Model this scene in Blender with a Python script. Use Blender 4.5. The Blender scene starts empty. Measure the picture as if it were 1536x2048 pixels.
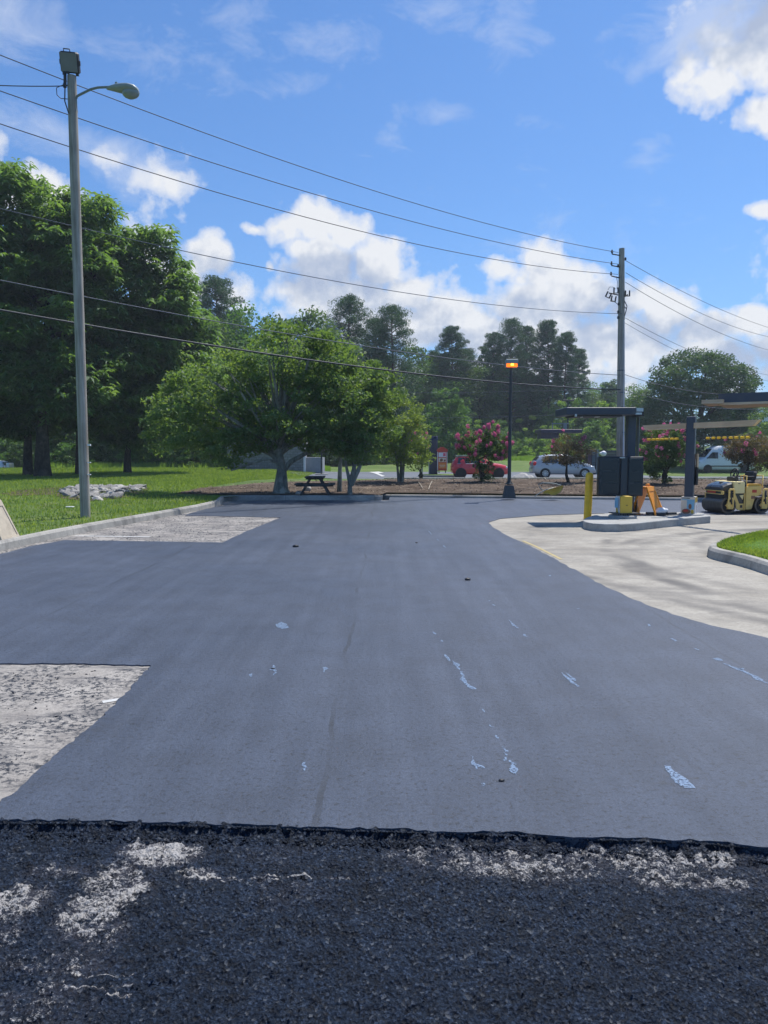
import bpy, bmesh, math, random
import numpy as np
from mathutils import Vector, Matrix, geometry
random.seed(7); RNG = np.random.default_rng(11)
R = math.radians
scene = bpy.context.scene
COL = scene.collection
EYE = 1.6; PITCH = math.atan(120/1479.0); FPX = 1479.0
# ---------------------------------------------------------------- survey helpers (photo ray -> place on a real surface)
def ray(px, py):
    cx = (px-768)/FPX; cy = (1024-py)/FPX
    c, s = math.cos(PITCH), math.sin(PITCH)
    return (cx, c+cy*s, -s+cy*c)
def G(px, py, z=0.0):
    d = ray(px, py); t = (z-EYE)/d[2]
    return (d[0]*t, d[1]*t, z)
def AY(px, py, Y):
    d = ray(px, py); t = Y/d[1]
    return (d[0]*t, Y, EYE+d[2]*t)
def sm(a, b, x):
    t = min(1.0, max(0.0, (x-a)/(b-a))); return t*t*(3-2*t)
# ---------------------------------------------------------------- numpy value noise
_P = np.random.default_rng(5).random((256, 256))
def vnoise(x, y):
    xi = np.floor(x).astype(int); yi = np.floor(y).astype(int)
    fx = x-xi; fy = y-yi; fx = fx*fx*(3-2*fx); fy = fy*fy*(3-2*fy)
    a = _P[xi & 255, yi & 255]; b = _P[(xi+1) & 255, yi & 255]
    c = _P[xi & 255, (yi+1) & 255]; d = _P[(xi+1) & 255, (yi+1) & 255]
    return (a*(1-fx)+b*fx)*(1-fy)+(c*(1-fx)+d*fx)*fy
def fbm(x, y, o=4):
    s = 0; a = .5
    for i in range(o):
        s = s+a*vnoise(x*2**i+i*17.3, y*2**i+i*9.1); a *= .5
    return s
# ---------------------------------------------------------------- materials
def nt_new(name):
    m = bpy.data.materials.new(name); m.use_nodes = True
    t = m.node_tree; t.nodes.clear()
    out = t.nodes.new('ShaderNodeOutputMaterial')
    return m, t, out
def N(t, typ, **kw):
    n = t.nodes.new(typ)
    for k, v in kw.items():
        if k == 'i':
            for kk, vv in v.items(): n.inputs[kk].default_value = vv
        else: setattr(n, k, v)
    return n
def L(t, a, b): t.links.new(a, b)
def ramp(t, fac, stops):
    r = t.nodes.new('ShaderNodeValToRGB'); e = r.color_ramp.elements
    while len(e) < len(stops): e.new(.5)
    for k, (p, c) in enumerate(stops):
        e[k].position = p; e[k].color = (*c, 1) if len(c) == 3 else c
    L(t, fac, r.inputs[0]); return r.outputs[0]
def g3(v): return (v, v, v)
def mixc(t, fac, a, b, typ='MIX'):
    m = t.nodes.new('ShaderNodeMix'); m.data_type = 'RGBA'; m.blend_type = typ
    for s, v in ((m.inputs[0], fac), (m.inputs[6], a), (m.inputs[7], b)):
        if hasattr(v, 'is_linked'): L(t, v, s)
        elif isinstance(v, (int, float)): s.default_value = v
        else: s.default_value = (*v, 1)
    return m.outputs[2]
def math_(t, op, a, b=None, c=None, clamp=False):
    m = t.nodes.new('ShaderNodeMath'); m.operation = op; m.use_clamp = clamp
    for s, v in zip(m.inputs, (a, b, c)):
        if v is None: continue
        if hasattr(v, 'is_linked'): L(t, v, s)
        else: s.default_value = v
    return m.outputs[0]
def noise(t, scale, detail=4, rough=.55, vec=None, dist=0):
    n = t.nodes.new('ShaderNodeTexNoise'); n.inputs['Scale'].default_value = scale
    n.inputs['Detail'].default_value = detail; n.inputs['Roughness'].default_value = rough
    n.inputs['Distortion'].default_value = dist
    if vec is not None: L(t, vec, n.inputs['Vector'])
    return n.outputs['Fac']
def objco(t, scale=None):
    tc = t.nodes.new('ShaderNodeTexCoord'); v = tc.outputs['Object']
    if scale:
        mp = t.nodes.new('ShaderNodeMapping'); mp.inputs['Scale'].default_value = scale; L(t, v, mp.inputs['Vector']); v = mp.outputs[0]
    return v
def bump(t, h, strength=.3, dist=.01):
    b = t.nodes.new('ShaderNodeBump'); b.inputs['Strength'].default_value = strength; b.inputs['Distance'].default_value = dist
    L(t, h, b.inputs['Height']); return b.outputs[0]
def principled(t, out, col, rough=.6, normal=None, metal=0, spec=.5, coat=0):
    p = t.nodes.new('ShaderNodeBsdfPrincipled')
    for k, v in (('Base Color', col), ('Roughness', rough)):
        if hasattr(v, 'is_linked'): L(t, v, p.inputs[k])
        else: p.inputs[k].default_value = (*v, 1) if k == 'Base Color' else v
    p.inputs['Metallic'].default_value = metal; p.inputs['Specular IOR Level'].default_value = spec
    p.inputs['Coat Weight'].default_value = coat; p.inputs['Coat Roughness'].default_value = .06
    if normal is not None: L(t, normal, p.inputs['Normal'])
    L(t, p.outputs[0], out.inputs[0]); return p
def simple(name, col, rough=.6, var=.18, scale=4, bumps=.15, bscale=40, metal=0, spec=.5, coat=0, bd=.005, stretch=None, dirt=None):
    m, t, out = nt_new(name); v = objco(t, stretch)
    f = noise(t, scale, 5, .6, v)
    lo = tuple(c*(1-var) for c in col); hi = tuple(min(1, c*(1+var)) for c in col)
    c = ramp(t, f, [(.3, lo), (.7, hi)])
    if dirt:
        f2 = noise(t, scale*.6+.7, 6, .7, v); c = mixc(t, ramp(t, f2, [(.5, g3(0)), (.72, g3(.8))]), c, dirt)
    nb = bump(t, noise(t, bscale, 3, .6, v), bumps, bd) if bumps else None
    rr = ramp(t, f, [(.2, g3(max(0, rough-.08))), (.8, g3(min(1, rough+.08)))])
    principled(t, out, c, rr, nb, metal, spec, coat); return m
LK = 1.6
def leafmat(name, a, b, c2, trans=.4, nscale=.7, ):
    """leaf: real translucency, hue varies from clump to clump and leaf to leaf"""
    m, t, out = nt_new(name); v = objco(t)
    a, b, c2 = [tuple(x*LK for x in q) for q in (a, b, c2)]
    f = noise(t, nscale, 3, .6, v); f2 = noise(t, 9, 2, .6, v)
    ff = math_(t, 'ADD', math_(t, 'MULTIPLY', f, .65), math_(t, 'MULTIPLY', f2, .35))
    col = ramp(t, ff, [(.36, a), (.5, b), (.64, c2)])
    p = N(t, 'ShaderNodeBsdfPrincipled', i={'Roughness': .55, 'Specular IOR Level': .35}); L(t, col, p.inputs['Base Color'])
    tr = t.nodes.new('ShaderNodeBsdfTranslucent'); L(t, mixc(t, 1.0, col, (1.9, 1.75, .55), 'MULTIPLY'), tr.inputs[0])
    mx = N(t, 'ShaderNodeMixShader', i={0: trans}); L(t, p.outputs[0], mx.inputs[1]); L(t, tr.outputs[0], mx.inputs[2])
    L(t, mx.outputs[0], out.inputs[0]); return m
# ---------------------------------------------------------------- mesh helpers
def mesh_np(name, v, f, mat, smooth=False):
    me = bpy.data.meshes.new(name); v = np.asarray(v, np.float32); f = np.asarray(f, np.int32)
    k = f.shape[1]; me.vertices.add(len(v)); me.vertices.foreach_set('co', v.ravel())
    me.loops.add(f.size); me.loops.foreach_set('vertex_index', f.ravel())
    me.polygons.add(len(f)); me.polygons.foreach_set('loop_start', np.arange(0, f.size, k, dtype=np.int32))
    me.polygons.foreach_set('loop_total', np.full(len(f), k, np.int32))
    if smooth: me.polygons.foreach_set('use_smooth', np.ones(len(f), bool))
    me.update(calc_edges=True)
    if mat: me.materials.append(mat)
    return me
class MB:
    def __init__(s): s.v = []; s.f = []; s.sm = []
    def add(s, vs, fs, smooth=False):
        o = len(s.v); s.v += [tuple(p) for p in vs]; s.f += [tuple(i+o for i in f) for f in fs]; s.sm += [smooth]*len(fs); return s
    def box(s, c, d, rot=None, taper=1.0, bev=0.0):
        x, y, z = d[0]/2, d[1]/2, d[2]/2
        if bev:
            b = min(bev, x*.9, y*.9, z*.9); vs = []
            for (zz, k) in ((-z, b), (-z+b, 0), (z-b, 0), (z, b)):
                X = x-k; Y = y-k
                for (sx, sy) in ((-1, -1), (1, -1), (1, 1), (-1, 1)):
                    if sx*sy > 0: vs += [(sx*X, sy*(Y-b), zz), (sx*(X-b), sy*Y, zz)]
                    else: vs += [(sx*(X-b), sy*Y, zz), (sx*X, sy*(Y-b), zz)]
            fs = [tuple(range(7, -1, -1)), tuple(range(24, 32))]
            for r in range(3):
                for i in range(8): fs.append((r*8+i, r*8+(i+1) % 8, r*8+8+(i+1) % 8, r*8+8+i))
        else:
            vs = [(-x, -y, -z), (x, -y, -z), (x, y, -z), (-x, y, -z)]+[(a*x*taper, b*y*taper, z) for a, b in ((-1, -1), (1, -1), (1, 1), (-1, 1))]
            fs = [(3, 2, 1, 0), (4, 5, 6, 7), (0, 1, 5, 4), (1, 2, 6, 5), (2, 3, 7, 6), (3, 0, 4, 7)]
        if rot: vs = [rot @ Vector(p) for p in vs]
        return s.add([(p[0]+c[0], p[1]+c[1], p[2]+c[2]) for p in vs], fs)
    def tube(s, pts, rad, n=8, cap=True, smooth=True):
        pts = [Vector(p) for p in pts]
        if not isinstance(rad, (list, tuple)): rad = [rad]*len(pts)
        vs = []; prev = None
        for i, p in enumerate(pts):
            d = (pts[min(i+1, len(pts)-1)]-pts[max(i-1, 0)])
            if d.length < 1e-9: d = Vector((0, 0, 1))
            d.normalize()
            if prev is None: u = d.orthogonal().normalized()
            else:
                u = prev-d*prev.dot(d); u = u.normalized() if u.length > 1e-6 else d.orthogonal().normalized()
            prev = u; w = d.cross(u)
            for k in range(n):
                a = 2*math.pi*k/n; vs.append(p+(u*math.cos(a)+w*math.sin(a))*rad[i])
        fs = []
        for i in range(len(pts)-1):
            for k in range(n): fs.append((i*n+k, i*n+(k+1) % n, i*n+n+(k+1) % n, i*n+n+k))
        s.add(vs, fs, smooth)
        if cap:
            m = (len(pts)-1)*n
            s.add(vs[:n], [tuple(range(n-1, -1, -1))]); s.add(vs[m:m+n], [tuple(range(n))])
        return s
    def cyl(s, p0, p1, r0, r1=None, n=16): return s.tube([p0, p1], [r0, r0 if r1 is None else r1], n)
    def prism(s, poly, lo, hi, axis='z'):
        """poly: 2D outline; extruded along axis from lo to hi"""
        def mk(a, b, h): return {'z': (a, b, h), 'y': (a, h, b), 'x': (h, a, b)}[axis]
        n = len(poly); vs = [mk(a, b, lo) for a, b in poly]+[mk(a, b, hi) for a, b in poly]
        fs = [(i, (i+1) % n, n+(i+1) % n, n+i) for i in range(n)]
        tri = geometry.tessellate_polygon([[Vector((a, b, 0)) for a, b in poly]])
        fs += [tuple(t) for t in tri]+[tuple(n+i for i in t[::-1]) for t in tri]
        return s.add(vs, fs)
    def lathe(s, prof, c=(0, 0, 0), n=16, smooth=True):
        vs = []
        for r, z in prof:
            for k in range(n): a = 2*math.pi*k/n; vs.append((c[0]+r*math.cos(a), c[1]+r*math.sin(a), c[2]+z))
        fs = [(i*n+k, i*n+(k+1) % n, i*n+n+(k+1) % n, i*n+n+k) for i in range(len(prof)-1) for k in range(n)]
        return s.add(vs, fs, smooth)
    def ell(s, c, r, n=12, jit=0, rot=None):
        vs = []; m = n//2+1
        for i in range(m):
            ph = math.pi*i/(m-1)
            for k in range(n):
                a = 2*math.pi*k/n; j = 1+random.uniform(-jit, jit)
                p = Vector((math.sin(ph)*math.cos(a)*r[0]*j, math.sin(ph)*math.sin(a)*r[1]*j, math.cos(ph)*r[2]*j))
                if rot: p = rot @ p
                vs.append((c[0]+p.x, c[1]+p.y, c[2]+p.z))
        fs = [(i*n+k, i*n+n+k, i*n+n+(k+1) % n, i*n+(k+1) % n) for i in range(m-1) for k in range(n)]
        return s.add(vs, fs, True)
    def build(s, name, mat, parent=None, loc=None, fixn=True, bevel=0):
        me = bpy.data.meshes.new(name); me.from_pydata(s.v, [], s.f)
        me.polygons.foreach_set('use_smooth', s.sm)
        if fixn:
            bm = bmesh.new(); bm.from_mesh(me); bmesh.ops.recalc_face_normals(bm, faces=bm.faces); bm.to_mesh(me); bm.free()
        me.materials.append(mat); me.update()
        o = bpy.data.objects.new(name, me); COL.objects.link(o)
        if parent: o.parent = parent
        if loc: o.location = loc
        if bevel:
            b = o.modifiers.new('bevel', 'BEVEL'); b.width = bevel; b.segments = 2; b.limit_method = 'ANGLE'
        return o
def tag(o, label=None, cat=None, group=None, kind=None):
    if label: o['label'] = label
    if cat: o['category'] = cat
    if group: o['group'] = group
    if kind: o['kind'] = kind
    return o
def thing(name, label, cat, loc=(0, 0, 0), rz=0, group=None):
    o = bpy.data.objects.new(name, None); COL.objects.link(o); o.location = loc; o.rotation_euler = (0, 0, rz)
    o.empty_display_size = .2
    return tag(o, label, cat, group)
def link(name, me, parent=None, loc=(0, 0, 0)):
    o = bpy.data.objects.new(name, me); COL.objects.link(o); o.location = loc
    if parent: o.parent = parent
    return o
def copy_tree(o, parent=None):
    c = o.copy(); COL.objects.link(c)
    if parent: c.parent = parent
    for ch in o.children: copy_tree(ch, c)
    return c

# ================================================================ materials
M = {}
def build_mats():
    # fresh asphalt mat
    m, t, out = nt_new('fresh_asphalt'); v = objco(t)
    big = noise(t, .35, 4, .6, v); mid = noise(t, 2.2, 5, .65, v)
    vs = objco(t, (6, .35, 1)); strk = noise(t, .9, 4, .6, vs)
    grain = noise(t, 110, 4, .8, v); g2 = noise(t, 34, 5, .78, v)
    c = ramp(t, big, [(.3, (.028, .041, .070)), (.7, (.046, .063, .100))])
    c = mixc(t, .45, c, ramp(t, strk, [(.3, (.021, .031, .052)), (.7, (.060, .077, .112))]))
    c = mixc(t, 1.0, c, ramp(t, mid, [(.3, g3(.80)), (.6, g3(1.08))]), 'MULTIPLY')
    c = mixc(t, 1.0, c, ramp(t, g2, [(.36, g3(.32)), (.46, g3(.98)), (.72, g3(1.25))]), 'MULTIPLY')
    c = mixc(t, 1.0, c, ramp(t, grain, [(.3, g3(.5)), (.5, g3(1)), (.70, g3(1.8))]), 'MULTIPLY')
    # longitudinal paver seams
    sx = t.nodes.new('ShaderNodeSeparateXYZ'); L(t, v, sx.inputs[0])
    wob = math_(t, 'MULTIPLY', math_(t, 'SUBTRACT', noise(t, .8, 3, .6, v), .5), .16)
    xx = math_(t, 'ADD', sx.outputs[0], wob)
    dd = math_(t, 'ABSOLUTE', math_(t, 'SUBTRACT', math_(t, 'PINGPONG', math_(t, 'ADD', xx, .30), 1.5), 0))
    seam = math_(t, 'LESS_THAN', dd, .015)
    seam = math_(t, 'MULTIPLY', seam, ramp(t, noise(t, 1.1, 3, .6, v), [(.42, g3(0)), (.6, g3(.7))]))
    c = mixc(t, seam, c, (.014, .019, .028))
    # faint roller scuff patch of open texture
    scuff = ramp(t, noise(t, .9, 2, .5, v), [(.56, g3(0)), (.68, g3(1))])
    pits = ramp(t, noise(t, 16, 4, .75, v), [(.40, g3(1)), (.47, g3(0))])
    c = mixc(t, math_(t, 'MULTIPLY', math_(t, 'MULTIPLY', scuff, pits), .6), c, (.025, .03, .04))
    h = math_(t, 'ADD', math_(t, 'MULTIPLY', g2, 1.0), math_(t, 'MULTIPLY', grain, .6))
    principled(t, out, c, ramp(t, big, [(.3, g3(.50)), (.7, g3(.62))]), bump(t, h, .8, .008), 0, .55)
    M['mat'] = m
    # coarse tacked surface in front
    m, t, out = nt_new('coarse_asphalt'); v = objco(t)
    at = N(t, 'ShaderNodeAttribute', attribute_name='wear'); hh = N(t, 'ShaderNodeAttribute', attribute_name='hgt')
    f1 = noise(t, 80, 5, .78, v); f2 = noise(t, 9, 4, .6, v)
    vo = N(t, 'ShaderNodeTexVoronoi', i={'Scale': 85.0}); L(t, v, vo.inputs['Vector'])
    c = ramp(t, f1, [(.34, (.001, .003, .009)), (.51, (.007, .015, .031)), (.67, (.050, .076, .130))])
    c = mixc(t, 1.0, c, ramp(t, f2, [(.3, g3(.65)), (.7, g3(1.35))]), 'MULTIPLY')
    stone = ramp(t, vo.outputs['Color'], [(.84, g3(0)), (.90, g3(1))])
    c = mixc(t, math_(t, 'MULTIPLY', stone, .4), c, (.20, .22, .25))
    rot = N(t, 'ShaderNodeMapping'); rot.inputs['Rotation'].default_value = (0, 0, R(35)); rot.inputs['Scale'].default_value = (26, 85, 30); L(t, v, rot.inputs[0]); streak = noise(t, 1, 4, .7, rot.outputs[0])
    k = math_(t, 'ADD', math_(t, 'MULTIPLY', math_(t, 'SUBTRACT', hh.outputs['Fac'], .5), .65), math_(t, 'MULTIPLY', math_(t, 'SUBTRACT', f1, .5), 2.4))
    k = math_(t, 'ADD', k, math_(t, 'MULTIPLY', math_(t, 'SUBTRACT', streak, .5), 1.6))
    k = math_(t, 'ADD', k, math_(t, 'MULTIPLY', math_(t, 'SUBTRACT', at.outputs['Fac'], .62), 1.2))
    k = math_(t, 'ADD', k, math_(t, 'MULTIPLY', math_(t, 'SUBTRACT', noise(t, 190, 3, .8, v), .5), 1.7))
    msk = ramp(t, k, [(.22, g3(0)), (.62, g3(1))])
    msk = math_(t, 'MULTIPLY', msk, math_(t, 'GREATER_THAN', at.outputs['Fac'], .03))
    soft = math_(t, 'MULTIPLY', at.outputs['Fac'], math_(t, 'MULTIPLY', ramp(t, noise(t, 14, 5, .7, v), [(.4, g3(0)), (.6, g3(1))]), .26), clamp=True)
    c = mixc(t, soft, c, (.15, .14, .165))
    c = mixc(t, math_(t, 'MULTIPLY', msk, .85), c, (.56, .54, .52))
    principled(t, out, c, .55, bump(t, math_(t, 'ADD', f1, math_(t, 'MULTIPLY', vo.outputs['Distance'], .8)), 1, .014), 0, .22)
    M['coarse'] = m
    # concrete driveway
    def concrete(name, lo, hi, stain, st, tread=0, joints=None):
        m, t, out = nt_new(name); v = objco(t)
        f = noise(t, .5, 5, .65, v); f3 = noise(t, 30, 4, .7, v); f4 = noise(t, 3.2, 5, .7, v)
        c = ramp(t, f, [(.32, lo), (.68, hi)])
        c = mixc(t, 1.0, c, ramp(t, f4, [(.3, g3(.82)), (.65, g3(1.08))]), 'MULTIPLY')
        c = mixc(t, 1.0, c, ramp(t, f3, [(.3, g3(.82)), (.6, g3(1.06))]), 'MULTIPLY')
        s = noise(t, .7, 6, .68, objco(t, (.8, 1.7, 1)), 1.6)
        c = mixc(t, math_(t, 'MULTIPLY', ramp(t, s, [(.48, g3(0)), (.62, g3(1))]), st), c, stain)
        if tread:
            for (cx, cy, rr) in ((9.5, 11.2, 4.6), (9.5, 11.2, 6.1), (8.6, 10.2, 5.4), (9.2, 12.0, 7.3), (10, 9.4, 6.7), (11, 11.5, 8.9)):
                d = t.nodes.new('ShaderNodeVectorMath'); d.operation = 'DISTANCE'; L(t, v, d.inputs[0]); d.inputs[1].default_value = (cx, cy, 0)
                q = math_(t, 'ABSOLUTE', math_(t, 'SUBTRACT', math_(t, 'ADD', d.outputs['Value'], math_(t, 'MULTIPLY', f, .5)), rr))
                q = math_(t, 'MULTIPLY', ramp(t, q, [(.04, g3(1)), (.2, g3(0))]), math_(t, 'MULTIPLY', ramp(t, noise(t, .7, 3, .6, v), [(.4, g3(0)), (.6, g3(1))]), tread))
                c = mixc(t, q, c, (.09, .085, .08))
        if joints:
            sx = t.nodes.new('ShaderNodeSeparateXYZ'); L(t, v, sx.inputs[0])
            for ax in (0, 1):
                q = math_(t, 'LESS_THAN', math_(t, 'PINGPONG', math_(t, 'ADD', sx.outputs[ax], joints[ax]), joints[2]), .012)
                c = mixc(t, math_(t, 'MULTIPLY', q, .4), c, (.09, .085, .075))
        principled(t, out, c, .8, bump(t, math_(t, 'ADD', f3, f4), .35, .006), 0, .35)
        return m
    M['concrete'] = concrete('driveway_concrete', (.25, .228, .19), (.40, .372, .318), (.17, .16, .145), .45, .6, (0.4, .9, 3.1))
    M['kerb'] = concrete('kerb_concrete', (.27, .26, .235), (.44, .42, .38), (.13, .125, .12), .55, 0, (0.3, .7, 1.5))
    M['slab'] = concrete('slab_concrete', (.30, .30, .285), (.43, .43, .41), (.2, .195, .19), .4)
    # milled old pavement with crumbs of asphalt stuck to it
    m, t, out = nt_new('old_pavement'); v = objco(t)
    f = noise(t, 1.3, 5, .65, v); f2 = noise(t, 26, 6, .8, v); f3 = noise(t, 60, 4, .7, v)
    lng = noise(t, 1.6, 6, .72, objco(t, (1.0, 3.2, 1)), .6)
    c = ramp(t, f, [(.3, (.24, .22, .20)), (.7, (.44, .41, .37))])
    c = mixc(t, 1.0, c, ramp(t, f3, [(.3, g3(.7)), (.6, g3(1.08))]), 'MULTIPLY')
    c = mixc(t, ramp(t, lng, [(.50, g3(0)), (.60, g3(.75))]), c, (.13, .125, .125))
    crumbs = math_(t, 'MULTIPLY', ramp(t, f2, [(.50, g3(0)), (.54, g3(1))]), ramp(t, noise(t, 1.7, 5, .65, v), [(.40, g3(.0)), (.52, g3(1))]))
    c = mixc(t, crumbs, c, (.035, .04, .05))
    principled(t, out, c, .85, bump(t, math_(t, 'ADD', f2, f3), .6, .012), 0, .3); M['old'] = m
    # grass / soil
    def grass(name, a, b, c2, dry):
        m, t, out = nt_new(name); v = objco(t)
        f = noise(t, .22, 4, .6, v); f2 = noise(t, 22, 4, .75, v); f3 = noise(t, 1.4, 4, .6, v)
        c = ramp(t, f, [(.34, a), (.5, b), (.66, c2)])
        c = mixc(t, ramp(t, f3, [(.52, g3(0)), (.70, g3(dry))]), c, (.20, .17, .08))
        c = mixc(t, 1.0, c, ramp(t, f2, [(.3, g3(.55)), (.6, g3(1.15))]), 'MULTIPLY')
        principled(t, out, c, .85, bump(t, f2, 1, .04), 0, .2); return m
    M['grass'] = grass('lawn_grass', (.080, .138, .030), (.105, .172, .038), (.142, .20, .058), .6)
    M['grass2'] = grass('island_grass', (.065, .16, .018), (.09, .20, .022), (.11, .22, .03), .1)
    M['blade'] = leafmat('grass_blade', (.075, .125, .030), (.11, .165, .042), (.15, .20, .065), .45, 1.2)
    m, t, out = nt_new('mulch'); v = objco(t)
    f = noise(t, 1.1, 5, .65, v); f2 = noise(t, 17, 5, .8, v); f3 = noise(t, 1, 4, .7, objco(t, (9, 30, 9)))
    c = ramp(t, f, [(.3, (.075, .055, .043)), (.55, (.135, .103, .080)), (.72, (.21, .165, .125))])
    c = mixc(t, 1.0, c, ramp(t, f2, [(.3, g3(.35)), (.5, g3(.95)), (.7, g3(1.5))]), 'MULTIPLY')
    c = mixc(t, ramp(t, f3, [(.6, g3(0)), (.72, g3(.6))]), c, (.28, .235, .18))
    principled(t, out, c, .95, bump(t, f2, 1, .06), 0, .1); M['mulch'] = m
    m, t, out = nt_new('far_asphalt'); v = objco(t)
    c = ramp(t, noise(t, .4, 5, .6, v), [(.3, (.085, .095, .115)), (.7, (.13, .145, .17))])
    principled(t, out, c, .7, None, 0, .5); M['road'] = m
    # wood pole (weathered grey, vertical checks)
    def wood(name, a, b, c2, st=(14, 14, .5), rough=.85):
        m, t, out = nt_new(name); v = objco(t, st)
        f = noise(t, 1.6, 6, .7, v, .3); f2 = noise(t, .8, 3, .6, objco(t))
        c = ramp(t, f, [(.3, a), (.5, b), (.72, c2)])
        c = mixc(t, 1.0, c, ramp(t, f2, [(.35, g3(.75)), (.65, g3(1.15))]), 'MULTIPLY')
        principled(t, out, c, rough, bump(t, f, .6, .012), 0, .25); return m
    M['polewood'] = wood('weathered_pole_wood', (.21, .185, .15), (.37, .34, .29), (.53, .49, .43))
    M['fasciawood'] = wood('pale_fascia_wood', (.66, .46, .28), (.76, .55, .35), (.84, .65, .45), (.6, .6, 14), .6)
    M['tablewood'] = wood('dark_table_wood', (.035, .036, .036), (.06, .062, .062), (.10, .10, .10), (3, 3, 20))
    def bark(name, a, b, c2):
        m, t, out = nt_new(name); v = objco(t, (5, 5, 1.6)); f = noise(t, 1.8, 6, .75, v, .5); f2 = noise(t, 1.2, 4, .7, objco(t))
        c = ramp(t, f, [(.3, a), (.5, b), (.7, c2)])
        c = mixc(t, ramp(t, f2, [(.5, g3(0)), (.62, g3(.55))]), c, tuple(x*1.5 for x in c2))
        principled(t, out, c, .95, bump(t, f, 1, .05), 0, .1); return m
    M['bark'] = bark('dark_bark', (.025, .022, .018), (.055, .048, .040), (.095, .085, .07))
    M['lichen'] = bark('lichen_bark', (.08, .085, .072), (.20, .205, .18), (.34, .35, .31))
    M['pinebark'] = bark('pine_bark', (.045, .035, .028), (.09, .07, .055), (.14, .11, .09))
    # leaves
    M['walnut'] = leafmat('walnut_leaf', (.040, .084, .038), (.060, .116, .050), (.094, .152, .064), .5, .35)
    M['hack'] = leafmat('tree_leaf_olive', (.046, .086, .036), (.070, .120, .048), (.108, .158, .068), .46, .8)
    M['yell'] = leafmat('tree_leaf_yellowgreen', (.070, .112, .042), (.102, .150, .054), (.145, .188, .075), .45, 1.2)
    M['wood1'] = leafmat('woodland_leaf', (.030, .064, .020), (.046, .090, .028), (.074, .125, .042), .35, .25)
    M['wood2'] = leafmat('woodland_leaf_blue', (.022, .052, .024), (.036, .074, .036), (.055, .098, .048), .3, .3)
    M['needle'] = leafmat('pine_needle', (.014, .042, .020), (.024, .064, .027), (.042, .092, .036), .2, .5)
    M['sap'] = leafmat('sapling_leaf', (.080, .15, .034), (.115, .195, .046), (.150, .235, .062), .42, .5)
    M['sap2'] = leafmat('sapling_leaf_dark', (.034, .082, .024), (.055, .118, .034), (.080, .15, .045), .35, .5)
    M['myrt'] = leafmat('myrtle_leaf', (.030, .060, .022), (.048, .088, .030), (.075, .12, .04), .35, 2)
    M['myrtred'] = leafmat('myrtle_leaf_bronze', (.045, .050, .030), (.075, .068, .045), (.13, .095, .07), .3, 2)
    m, t, out = nt_new('pink_blossom'); v = objco(t)
    c = ramp(t, noise(t, 5, 3, .6, v), [(.35, (.58, .10, .24)), (.55, (.76, .20, .38)), (.7, (.84, .42, .54))])
    p = N(t, 'ShaderNodeBsdfPrincipled', i={'Roughness': .7}); L(t, c, p.inputs['Base Color'])
    tr = t.nodes.new('ShaderNodeBsdfTranslucent'); L(t, c, tr.inputs[0]); mx = N(t, 'ShaderNodeMixShader', i={0: .4})
    L(t, p.outputs[0], mx.inputs[1]); L(t, tr.outputs[0], mx.inputs[2]); L(t, mx.outputs[0], out.inputs[0]); M['pink'] = m
    # made things
    M['darkmetal'] = simple('charcoal_powdercoat', (.035, .050, .078), .45, .12, 2, .05, spec=.5, dirt=(.06, .07, .09))
    M['navy'] = simple('dark_navy_panel', (.008, .015, .027), .45, .15, 1.5, .02)
    M['yellow'] = simple('yellow_plastic', (.92, .56, .02), .45, .08, 3, .05, dirt=(.55, .30, .02))
    M['yellowbox'] = simple('yellow_card', (.62, .42, .05), .6, .08, 3, .03)
    M['orange'] = simple('orange_plastic', (.80, .30, .025), .5, .10, 3, .05, dirt=(.6, .2, .02))
    M['galv'] = simple('galvanised_grey', (.20, .24, .24), .5, .12, 6, .05, metal=.3)
    M['lampgrey'] = simple('lamp_grey_green', (.27, .32, .31), .5, .10, 6, .03)
    M['blackiron'] = simple('black_iron', (.02, .022, .026), .55, .2, 8, .1)
    M['cable'] = simple('cable_black', (.025, .03, .04), .6, .1, 2, 0)
    M['cablegrey'] = simple('cable_grey', (.10, .12, .15), .6, .1, 2, 0)
    M['bronzepole'] = simple('bronze_pole', (.045, .050, .048), .55, .2, 5, .05)
    M['darkconc'] = simple('dark_concrete', (.075, .08, .082), .85, .25, 6, .4)
    M['silver'] = simple('silver_paint', (.40, .43, .46), .32, .04, 2, 0, metal=.2, coat=.7)
    M['red'] = simple('red_paint', (.62, .022, .028), .3, .05, 2, 0, coat=.8)
    M['white'] = simple('white_paint', (.78, .80, .82), .35, .03, 2, 0, coat=.6)
    M['offwhite'] = simple('white_plastic', (.72, .73, .74), .5, .06, 5, .03)
    M['glass'] = simple('dark_glass', (.015, .022, .028), .06, .1, 2, 0, spec=.8)
    M['tyre'] = simple('tyre_rubber', (.012, .012, .013), .85, .2, 10, .2)
    M['rim'] = simple('alloy_rim', (.50, .54, .58), .35, .05, 5, 0, metal=.6)
    M['rimdark'] = simple('black_rim', (.02, .02, .022), .4, .05, 5, 0, metal=.4)
    M['trim'] = simple('black_trim', (.018, .018, .02), .6, .1, 5, 0)
    M['tail'] = simple('red_lens', (.60, .015, .02), .2, .05, 5, 0)
    M['lens'] = simple('clear_lens', (.55, .58, .6), .12, .05, 5, 0, spec=.8)
    M['rolleryel'] = simple('machine_yellow', (.82, .56, .16), .5, .10, 3, .05, dirt=(.40, .25, .08))
    M['rollerpale'] = simple('machine_pale_yellow', (.88, .72, .33), .5, .06, 3, .02)
    M['drum'] = simple('worn_steel_drum', (.13, .11, .09), .42, .35, 3, .15, 20, metal=.55, stretch=(2, 14, 2))
    M['hood'] = simple('black_hood', (.022, .026, .032), .3, .1, 3, 0, coat=.4)
    M['seatv'] = simple('black_vinyl', (.02, .022, .028), .45, .1, 3, .1)
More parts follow.
